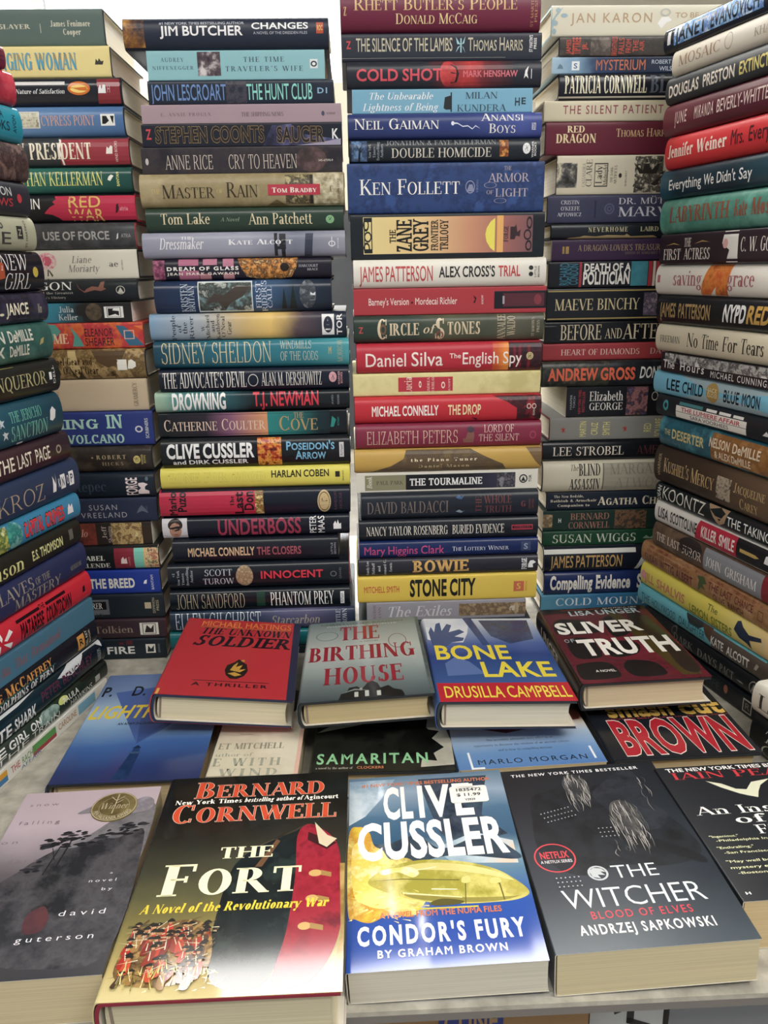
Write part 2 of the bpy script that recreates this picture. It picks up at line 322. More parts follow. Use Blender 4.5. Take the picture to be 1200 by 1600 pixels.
def draw(sh, items, tou, mp, rough, L, cuts=(), h0=.0002):
    """lay printed items (lettering, panels, motifs) on a surface; mp(u, v, height) is the surface"""
    lay = 0
    for it in items.strip().split('\n'):
        it = it.strip()
        if not it: continue
        lay += 1; h = h0 + .000004 * lay
        code, col, a, b, *rest = it.split('|', 4)
        M = mat(col, rough, L)
        if code[0] == 'c':                        # smooth closed outline through the given points
            q = [float(x) for x in a.split()]; pt = [(tou(q[i]), q[i + 1]) for i in range(0, len(q), 2)]; V = []; n = len(pt)
            for i in range(n):
                p0, p1, p2, p3 = pt[i - 1], pt[i], pt[(i + 1) % n], pt[(i + 2) % n]
                for k in range(6):
                    t = k / 6; V.append(tuple(.5 * (2 * B + (C - A) * t + (2 * A - 5 * B + 4 * C - D) * t * t + (3 * B - A - 3 * C + D) * t ** 3) for A, B, C, D in zip(p0, p1, p2, p3)))
            Fc = [tuple(range(len(V)))]
        elif code[0] in 'pP':                       # polygon: p|col|u v u v ...|-
            q = [float(x) for x in a.split()]; V = [(tou(q[i]), q[i + 1]) for i in range(0, len(q), 2)]; Fc = [tuple(range(len(V)))]
        else:
            x0, x1 = (tou(float(t)) for t in a.split(',')); v0, v1 = (float(t) for t in b.split(','))
            if code[0] == '#': V = [(x0, v0), (x1, v0), (x1, v1), (x0, v1)]; Fc = [(0, 1, 2, 3)]
            elif code[0] == 'o':
                V = [((x0 + x1) / 2 + (x1 - x0) / 2 * math.cos(2 * PI * i / 28), (v0 + v1) / 2 + (v1 - v0) / 2 * math.sin(2 * PI * i / 28)) for i in range(28)]; Fc = [tuple(range(28))]
            elif code[0] == '0':                  # ring
                r = float(rest[0]) if rest else .8; V = []; Fc = []
                for i in range(32):
                    c, s_ = math.cos(2 * PI * i / 32), math.sin(2 * PI * i / 32)
                    for k in (1, r): V.append(((x0 + x1) / 2 + (x1 - x0) / 2 * c * k, (v0 + v1) / 2 + (v1 - v0) / 2 * s_ * k))
                    j = (i + 1) % 32; Fc.append((2 * i, 2 * j, 2 * j + 1, 2 * i + 1))
            elif code[0] == '=':                  # frame outline
                t = float(rest[0]) if rest else .06; dx, dv = (x1 - x0) * t, (v1 - v0) * t
                V = [(x0, v0), (x1, v0), (x1, v1), (x0, v1), (x0 + dx, v0 + dv), (x1 - dx, v0 + dv), (x1 - dx, v1 - dv), (x0 + dx, v1 - dv)]
                Fc = [(0, 1, 5, 4), (1, 2, 6, 5), (2, 3, 7, 6), (3, 0, 4, 7)]
            else:
                wd, gv, Fc = layout(code, rest[0])
                if 'r' in code: V = [(x1 - gy * (x1 - x0), v0 + gx / wd * (v1 - v0)) for gx, gy in gv]
                else: V = [(x0 + gx / wd * (x1 - x0), v0 + gy * (v1 - v0)) for gx, gy in gv]
        if cuts: V, Fc = clip_uv(V, Fc, cuts)
        sh.add([mp(u, v, h) for u, v in V], Fc, M)
GRP = {}
def book(R, org, L, W, T, style, base, items, label, group, tou=None, cover='', pages='d6cbb2', rough=.4, board='2a2c30', bulge=None, extra=None):
    """R: 3x3 local axes (x along the spine, y into the book, z up). style h = rounded hardback, f = flat hardback, p = paperback"""
    hard = style in 'hf'
    root = bpy.data.objects.new('hardcover_book' if hard else 'paperback_book', None); COL.objects.link(root)
    root.empty_display_size = .02
    root.rotation_euler = R.to_euler(); root.location = org
    tag(root, label, 'book', group)
    p = {'h': 2.3, 'f': 4.5, 'p': 7.0}[style]
    b = bulge if bulge is not None else {'h': min(.011, T * .26), 'f': .003, 'p': .0012}[style]
    pm = page_mat(pages); M = mat(base, rough, L); inner = mat('cfc8b8', .7)
    th = .0005
    dj = Sheet(); lj = L - .0012 if hard else L
    shell(dj, lj, W, T, 0, 0, b, p, th, M, inner, M if hard else None)
    if hard:
        bd = Sheet(); bm_ = mat(board, .7); shell(bd, L, W - .0012, T, .0014, th + .0002, b * .92, p, .0022, bm_, inner, bm_)
        bd.obj('boards', root)
        pb = Sheet(); blockmesh(pb, L - .008, .006, W - .005, .003, T - .003, b * .8, 2.3, pm)
    else:
        pb = Sheet(); blockmesh(pb, L - .0008, .0012, W - .0005, th, T - th, b * .5, 7, pm)
    def spine(u, v, h):
        w_ = max(-1, min(1, 2 * v - 1)); return ((u - .5) * L, -b * (1 - abs(w_) ** p) ** (1 / p) - h, v * T)
    if tou is None: tou = lambda u: u
    if items: draw(dj, items, tou, spine, rough, L, (.2, .5, .8) if p > 3 else (.08, .2, .35, .5, .65, .8, .92))
    if cover: draw(dj, cover, lambda u: u, lambda u, v, h: ((.5 - v) * L, u * W, T + h), rough, L, (), .00005)
    dj.obj('dust_jacket' if hard else 'cover', root)
    pb.obj('page_block', root)
    if hard and cover:
        hb = Sheet(); hb.box(L / 2 - .0046, L / 2 - .0036, .0042, .0062, .0035, T - .0035, mat('8a7a6a', .8)); hb.obj('headband', root)
    if extra: extra(root, L, W, T)
    return root
I3 = Matrix.Identity(3)
def rows(txt):
    """a stack's books: head line yt|x0|x1|style|base|label|opts then item lines, books split by a line of ~"""
    out = []
    for blk in txt.strip().split('\n~\n'):
        head, _, its = blk.strip().partition('\n'); out.append((head.split('|'), its))
    return out
def opts(s):
    d = {}
    for kv in s.split(';'):
        if '=' in kv: k, v = kv.split('=', 1); d[k.strip()] = v.strip()
    o = {}
    if 'pg' in d: o['pages'] = d['pg']
    if 'r' in d: o['rough'] = float(d['r'])
    if 'bd' in d: o['board'] = d['bd']
    return o
def facing_stack(txt, ybot, Y0, lean, group, anchor='both', L0=.235, filler=()):
    """books with spines to the shopper; tops, ends measured in the photograph on the stack's own leaning face"""
    R_ = rows(txt); n = len(R_)
    mid = []
    for hd, _ in R_: mid.append((float(hd[1]) + float(hd[2])) / 2)
    zs = []
    for i, (hd, _) in enumerate(R_): zs.append(ony(mid[i], float(hd[0]), Y0, lean).z)
    zs.append(ony(mid[-1], ybot, Y0, lean).z if ybot else ZT)
    for i, (hd, its) in enumerate(R_):
        z1, z0 = zs[i], zs[i + 1]
        Y = Y0 + lean * ((z0 + z1) / 2 - ZT); yc = float(hd[0]) + 10
        X = lambda px: ony(px, yc, Y).x
        x0, x1 = X(float(hd[1])), X(float(hd[2]))
        if anchor == 'right': x0 = x1 - L0 * random.uniform(.96, 1.02)
        if anchor == 'left': x1 = x0 + L0 * random.uniform(.96, 1.02)
        L = x1 - x0
        tou = lambda px: (X(px) - x0) / L
        book(I3, Vector(((x0 + x1) / 2, Y + random.uniform(-.001, .002), z0 + .0002)), L, L * (.655 if hd[3] != 'p' else .66), z1 - z0 - .0004, hd[3], hd[4], its, hd[5], group, tou, **opts(hd[6] if len(hd) > 6 else ''))
    return zs[-1]
def fill_under(z_top, x0, x1, Y0, cols, labels, group):
    n = len(cols); T = (z_top - ZT) / n
    for i, c in enumerate(cols):
        book(I3, Vector(((x0 + x1) / 2, Y0 + .004, ZT + i * T + .0002)), x1 - x0, (x1 - x0) * .655, T - .0004, 'f', c, '', labels[i], group)
def side_stack(txt, P0, hd, sign, ends, group, L0=.235):
    """books turned sideways; P0 = foot of the stack's spine face, hd = its heading, ends = column of the measured far end"""
    d = Vector((sign * math.sin(hd), math.cos(hd), 0))          # towards the back
    R_ = rows(txt)
    if sign < 0: ax = -d; ay = Vector((d.y, -d.x, 0))           # right-hand stack: spine looks left
    else: ax = d; ay = Vector((-d.y, d.x, 0))
    R = Matrix((ax, ay, Vector((0, 0, 1)))).transposed()
    pts = [onplane(float(h[1]), float(h[0]), P0, d) for h, _ in R_]
    zs = [p.z for p in pts] + [P0.z]
    for i, (h, its) in enumerate(R_):
        z1, z0 = zs[i], zs[i + 1]; zm = (z0 + z1) / 2
        far = (pts[i] - P0).dot(d)
        L = L0 * random.uniform(.97, 1.03); c = P0 + d * (far - L / 2)
        def tou(px):
            lo, hi = far - .8, far + .3                          # distance along the stack's face
            f = lambda t: pix(Vector((P0.x + d.x * t, P0.y + d.y * t, zm)))[0]
            s = 1 if sign > 0 else -1
            for _ in range(40):
                t = (lo + hi) / 2
                if (f(t) - px) * s > 0: hi = t
                else: lo = t
            q = (far - lo) / L
            return q if sign < 0 else 1 - q
        o = opts(h[6] if len(h) > 6 else '')
        if h[3] == 'h': o['bulge'] = min(.010, (z1 - z0) * .24); c = c + ay * o['bulge'] * .75
        book(R, Vector((c.x, c.y, z0 + .0002)), L, L * .655, z1 - z0 - .0004, h[3], h[4], its, h[5], group, tou, **o)
def laid(corners, T, zn, zf, style, base, label, group, W=None, L=None, spine='', cover='', **kw):
    """a book lying face up: cover corners TL TR BR BL in the photograph, cover height at the near and far edge"""
    pair = lambda q: q if isinstance(q, tuple) else (q, q)         # heights may differ a little between the two sides
    tl, tr, br, bl = [onz(px, py, z) for (px, py), z in zip(corners, (*pair(zf), pair(zn)[1], pair(zn)[0]))]
    zoff = kw.pop('trim', 0); ex = ((tr - tl) + (br - bl)).normalized(); ey = ((tl - bl) + (tr - br)); ey = (ey - ex * ey.dot(ex)).normalized(); ez = ex.cross(ey)
    c = (tl + tr + br + bl) / 4
    W = W or ((tr - tl).length + (br - bl).length) / 2; L = L or ((tl - bl).length + (tr - br).length) / 2
    W -= zoff; R = Matrix((-ey, ex, ez)).transposed()
    BL = c - ex * W / 2 - ey * L / 2
    if style == 'h':
        kw.setdefault('bulge', .005); W -= kw['bulge']; BL = BL + ex * kw['bulge']
    return book(R, BL + ey * L / 2 - ez * T, L, W, T, style, base, spine, label, group, None, cover, **kw)
# ------------------------------------------------------------------ the stacks (pixel columns measured in the photograph)
STACK_C = '''
28|192|513|h|20283c|navy hardback with white square lettering and an orange figure, topmost beside the window|r=.35
#|d9a55a,8a5a2a,3a3038~60|193,226|.08,.92
n|c8ccd8|250,382|.75,.83|#1 NEW YORK TIMES BESTSELLING AUTHOR
N|f4f4f4|252,379|.42,.70|JIM BUTCHER
N|f4f4f4|393,482|.60,.79|CHANGES
n|b8bcc8|396,480|.44,.52|A NOVEL OF THE DRESDEN FILES
#|c05030|494,505|.45,.79
n|f0d080|495,504|.55,.70|ROC
~
79|229|507|p|8fc4cc|pale aqua paperback with a small dark photograph mid-spine, second down beside the window|r=.4
sw|3c5068|251,288|.62,.76|AUDREY
sw|3c5068|237,303|.36,.48|NIFFENEGGER
#|2a2230,5a4850,d8d0d0~70|308,344|.14,.95
sw|34465c|380,446|.60,.77|THE TIME
sw|34465c|351,475|.29,.46|TRAVELER'S WIFE
#|e8ecec|484,496|.37,.68
0|303840|485,495|.42,.62|.55
~
125|230|521|f|1e283a|dark navy hardback lettered in blue and in mint capitals|r=.3
n|6f90c8|236,353|.18,.82|JOHN LESCROART
#|1e283a,4a4650,20283a~90|353,385|.05,.95
n|92dccf|385,488|.18,.82|THE HUNT CLUB
N|90b8d8|495,506|.42,.64|D
N|90b8d8|508,512|.42,.64|I
~
163|221|533|p|ab939d|thin dusty pink paperback with small widely spaced lettering|r=.5
sw|6d5863|251,331|.40,.57|E. ANNIE PROULX
s|5d4a55|377,443|.36,.57|THE SHIPPING NEWS
o|4a4a68|502,507|.34,.60
n|6d5863|510,524|.42,.52|SCRIBNER
~
193|221|534|p|1b1f2e|black paperback with hollow gold-outlined capitals and a red mark|r=.3
P|6a6a98,3a3a5c,22243a~50|410 .02 425 .9 455 .95 475 .5 532 .25 532 .02|-
P|a8a0b8|462 .02 500 .14 532 .3 532 .02|-
N|d04850|228,236|.35,.78|Z
Ng|b89a62|242,413|.20,.86|STEPHEN COONTS
N|241f22|242,413|.20,.86|STEPHEN COONTS
Ng|b89a62|432,506|.17,.82|SAUCER
N|241f22|432,506|.17,.82|SAUCER
N|f0f0f0|518,528|.3,.72|K
~
229|220|534|p|2a2630,3a3236,221e28~30|dusky brown-purple paperback with pale tall serif lettering|r=.4
o|c8c0c0|226,231|.35,.6
l|e2d4c6|257,332|.18,.70|ANNE RICE
l|e2d4c6|356,464|.18,.70|CRY TO HEAVEN
o|6a5050,4a3838,2a2428~60|462,510|.02,.98
n|d0c8c0|497,520|.42,.5|345-67590-9
~
271|219|538|h|a8986e,9a8a64,b0a078~25|gold-tan hardback with a red author tag and a skyline picture|r=.35;bd=6a5a40
s|cdb878|237,252|.40,.54|THE
sk|3a3020|254,336|.27,.66|Master
s|cdb878|339,349|.40,.52|OF
sk|3a3020|354,404|.28,.72|Rain
#|8a7a50,3a3428,c0b080~160|446,488|.0,1
#|2a2620|484,489|.0,1
#|d8d0b4,b8ac88,8a8060~120|490,536|.02,.98
P|6a5c3c|415 .02 425 .12 432 .2 440 .12 448 .02|-
#|c43a4c|419,500|.32,.64
Sk|f4ece0|425,495|.40,.55|Tom Bradby
N|5a5240|515,518|.4,.58|K
nr|5a5240|527,530|.2,.8|DOUBLEDAY
~
324|228|537|h|2b4034|dark green glossy hardback with cream serif lettering and a round green mark|r=.25
s|e2d4ae|252,329|.33,.77|Tom Lake
si|8a9a80|345,374|.42,.58|A Novel
s|e2d4ae|389,488|.28,.74|Ann Patchett
o|86ba86|509,522|.28,.62
N|1e3024|513,518|.36,.54|H
~
362|223|540|h|9a9cb0>a0a2b4@.5>7c8094@.75>9a9aa8|lilac-grey hardback with white script lettering and a dark pier|r=.3
si|f4f2f6|250,318|.36,.78|Dressmaker
s|f4f2f6|284,303|.72,.84|THE
Sk|f6f4f6|358,458|.50,.70|Kate Alcott
#|26262e|429,434|.05,1
#|26262e|437,447|.4,.9
#|26262e|429,447|.3,.42
#|26262e|440,446|.02,.35
P|3a4054|475 .02 478 .9 490 .9 487 .02|-
0|e8e8ee|513,524|.38,.6|.7
#|e8e8ee|518,519|.35,.75
nr|e8e8ee|527,529|.3,.7|ANCHOR
~
403|239|518|h|1d1829|thin dark hardback with pink panes and an orange mosaic patch|r=.3
#|c8809a,8a4060,3a2038~150|240,258|.05,.95
#|b86a88|280,311|.02,.45
#|b86a88|280,311|.68,.98
#|c07a92|318,340|.7,.98
#|c07a92|349,366|.62,.98
#|c88a90|349,366|.02,.3
#|c08088|312,330|.02,.3
P|e2a65e,c88038,40281c,e8b878~170|372 .98 466 .98 463 .5 455 .1 440 .02 400 .02 385 .15 378 .5|-
o|241a18|438,452|.35,.75
Hw|f4f0ea|261,375|.46,.62|DREAM OF GLASS
Hw|e8e0d8|262,375|.25,.36|JEAN MARK GAWRON
s|c8c8d0|467,497|.54,.66|HARCOURT
s|c8c8d0|480,497|.38,.48|BRACE
~
437|241|518|h|1d2a48>24406a@.45>3a5a80@.65>26364a@.8>1b2436~30|dark blue hardback with a framed fantasy painting on the spine|r=.22
sr|c8d4e4|283,294|.05,.92|KRISTEN
sr|c8d4e4|295,304|.05,.85|BRITAIN
#|dfe6e4|310,395|.03,.97
#|8ab2ba,5a6a68,3a3430,c8d4cc~70|311.5,393.5|.07,.93
P|4a4038|322 .3 335 .6 350 .55 372 .85 392 .8 380 .5 360 .3 352 .1 340 .35|-
sr|d4dcec|400,408|.12,.95|FIRST
sr|d4dcec|409,417|.02,.98|RIDER'S
sr|d4dcec|418,425|.12,.8|CALL
P|1c2824|440 .1 444 .75 448 .1|-
P|1c2824|452 .1 458 .85 464 .1|-
o|5a6068,3a4048,8a9098~90|468,494|.1,.98
P|e4e8ec|484 .35 485 .6 489 .55 493 .6 492 .35|-
~
488|234|541|h|7fa2c2>a8b0b8@.25>d6b678@.48>ecc670@.62>5a4a52@.78>2a3040@.9>20283a~28|hardback with a blue-to-sunset spine, upright black lettering and a white mountain emblem|r=.3
sr|26303c|268,275|.02,.95|People
sr|26303c|278,284|.3,.6|of
sr|26303c|286,293|.25,.7|the
sr|26303c|296,303|.05,.9|River
sr|3a3834|315,320|.35,.6|W.
sr|3a3834|322,328|.05,.95|Michael
sr|3a3834|330,336|.3,.75|and
sr|3a3834|338,344|.02,.98|Kathleen
sr|3a3834|346,352|.1,.9|O'Neal
sr|3a3834|355,362|.2,.7|Gear
#|f2f2f2|503,522|.12,.9
o|2a3040|505.5,519.5|.2,.82
P|f2f2f2|508 .3 512 .72 517 .3|-
Nr|f2f2f2|526,534|.12,.9|TOR
~
530|240|546|h|1d485c>2a7084@.4>308090@.75>4aa0a8|teal hardback with long cream condensed capitals|r=.25
l|e2d6a6|252,425|.2,.93|SIDNEY SHELDON
l|d8dcc4|438,487|.66,.94|WINDMILLS
l|d8dcc4|438,497|.24,.56|OF THE GODS
N|c8b070|513,518|.45,.7|M
lr|c8b88a|527,535|.15,.95|MORROW
~
574|249|545|h|141c2e|navy hardback with tall narrow white serif capitals and a pink round mark|r=.25
s|ece8e2|255,386|.18,.86|THE ADVOCATE'S DEVIL
s|e2ded8|409,503|.22,.80|ALAN M. DERSHOWITZ
0|c8c4c0|388,404|.2,.75|.86
#|141c2e|386,405|.15,.5
o|d8a0a8|514,526|.32,.78
N|141c2e|516.5,523.5|.42,.66|W
nr|d8a0a8|528,531|.2,.8|WARNER
nr|d8a0a8|532,535|.25,.75|BOOKS
~
610|242|546|h|a8c4a8>5a948e@.13>2a5a62@.35>162026@.5>141a20~30|thin black and sea-green hardback with tall white and red block capitals|r=.22
H|f0f0ee|269,354|.16,.92|DROWNING
N|e03c4c|396,499|.26,.93|T.J. NEWMAN
nr|8a9090|518,521|.25,.75|AVID
nr|8a9090|527,530|.25,.75|READER
~
642|247|542|f|12181e|black glossy hardback with a pink to peach and teal panel|r=.22
#|14181e@.0>2a2430@.25>8a5a78@.38>e09a6c@.57>e09a6c|262,418|.03,.97
#|2a8a88@.57>2a7a78@.7>143038@.85>12181e|418,515|.03,.97
sk|e6ccb4|255,414|.27,.72|Catherine Coulter
s|b89c66|459,475|.70,.93|THE
sk|b89c66|435,497|.2,.78|Cove
P|2a9088|516 .3 519 .75 525 .6 521 .3|-
nr|2a9088|527,530|.35,.7|PUTNAM
~
681|252|547|h|13181e|black hardback with fat white capitals and a fiery picture panel|r=.25
H|f4f4f2|261,397|.36,.81|CLIVE CUSSLER
N|f0f0ee|270,387|.14,.28|and DIRK CUSSLER
#|401818,c04020,f2a444,601c14~110|403,440|.03,.97
Nk|7cbadc|447,523|.56,.83|Poseidon's
Nk|7cbadc|462,509|.24,.52|Arrow
#|d8d8d8|530,537|.28,.78
nr|202428|532,535.5|.33,.72|PUTNAM
~
728|251|547|h|e6da5e|lemon yellow hardback with faint hollow lettering|r=.4;bd=d8cc60
Sg|b0a038|262,416|.33,.80|GONE FOR GOOD
S|e8dd66|262,416|.33,.80|GONE FOR GOOD
N|22221c|424,515|.50,.82|HARLAN COBEN
#|26261e|524,531|.45,.72
nr|4a4628|535,537|.25,.75|DELACORTE
~
761|252|547|h|131a2a|half red, half midnight-blue hardback with an oval gold seal|r=.25
#|c42c48|250,399|.0,1
Hr|28121c|265,276|.08,.95|Mario
Hr|28121c|278,291|.22,.95|Puzo
Sr|28121c|360,366|.4,.78|The
Hr|28121c|367,380|.08,.9|Last
Hr|28121c|382,396|.22,.92|Don
#|caa050,6a4420,f0d890~130|399,412|.0,1
o|cfb684|496,517|.08,.9
0|5a4828|498,515|.14,.84|.9
P|5a4828|501 .35 503 .62 506 .5 507 .75 509 .5 511 .6 512 .35|-
nr|5a3848|522,526|.15,.85|RANDOM
nr|5a3848|530,534|.2,.8|HOUSE
~
805|254|546|h|131926|black hardback with dull red capitals and a portrait at one end|r=.22
#|d2d0d4|254,293|.02,.98
o|2a2220|263,286|.4,.98
o|b88a72|265,284|.06,.8
P|d2d0d4|255 .0 270 .2 283 .04 283 .0|-
P|3a2a24|268 .5 271 .53 273 .5 271 .48|-
P|3a2a24|277 .5 279 .53 282 .5 279 .48|-
P|8a5448|270 .22 275 .25 280 .22 275 .19|-
N|a23a54|340,471|.14,.88|UNDERBOSS
nr|e8e8e8|484,494|.1,.95|PETER
nr|e8e8e8|497,507|.1,.95|MAAS
P|f0f0f0|521 .3 521 .55 524 .7 526 .55 528 .75 530 .55 533 .6 533 .3|-
~
838|270|529|h|171b27|short black hardback lettered in tan and dusty rose capitals|r=.25
N|dcbc94|294,398|.32,.66|MICHAEL CONNELLY
N|a85662|402,471|.32,.64|THE CLOSERS
nr|a0a0a8|517,520|.25,.75|LITTLE
nr|a0a0a8|522,525|.25,.75|BROWN
~
876|262|546|h|141a24|charcoal hardback with a fingerprint oval between white and red lettering|r=.22;bd=a03038
sr|b0b8c0|270,274|.55,.7|#1
sr|b0b8c0|277,281|.2,.8|New York
sr|b0b8c0|284,288|.2,.7|Times
sr|b0b8c0|291,295|.2,.9|Bestselling
sr|b0b8c0|298,302|.3,.8|Author
s|b6bec8|320,364|.56,.80|SCOTT
s|b6bec8|317,366|.22,.46|TUROW
o|c4aa88,8a7458,b89c78~200|369,396|.12,.92
N|dc3a4c|407,505|.40,.68|INNOCENT
0|6a6a70|516,526|.4,.62|.7
nr|6a6a70|530,533|.3,.75|GRAND
~
917|266|547|h|111922|black hardback with tall thin capitals, tan then white, and a white pill mark|r=.22
l|bcae92|277,384|.14,.84|JOHN SANDFORD
#|1c4034|402,415|.2,.9
s|e8e6e2|423,522|.2,.84|PHANTOM PREY
#|e6e6e6|532,538|.2,.8
nr|202428|533,537|.28,.72|PUTNAM
~
950|266|555|h|233246>2a3a50@.4>56567a@.62>5a5878@.75>26324a|slate blue hardback with pale thin capitals, lowest readable one behind the red cover|r=.22
l|ccd6de|274,409|.15,.92|ELLEN GILCHRIST
si|a8a094|423,500|.30,.72|Starcarbon
sr|b8c0c8|525,532|.15,.9|LITTLE
sr|b8c0c8|535,542|.1,.95|BROWN
~
983|266|548|h|17666c|glossy teal hardback peeping out beneath the slate blue one|r=.15
'''
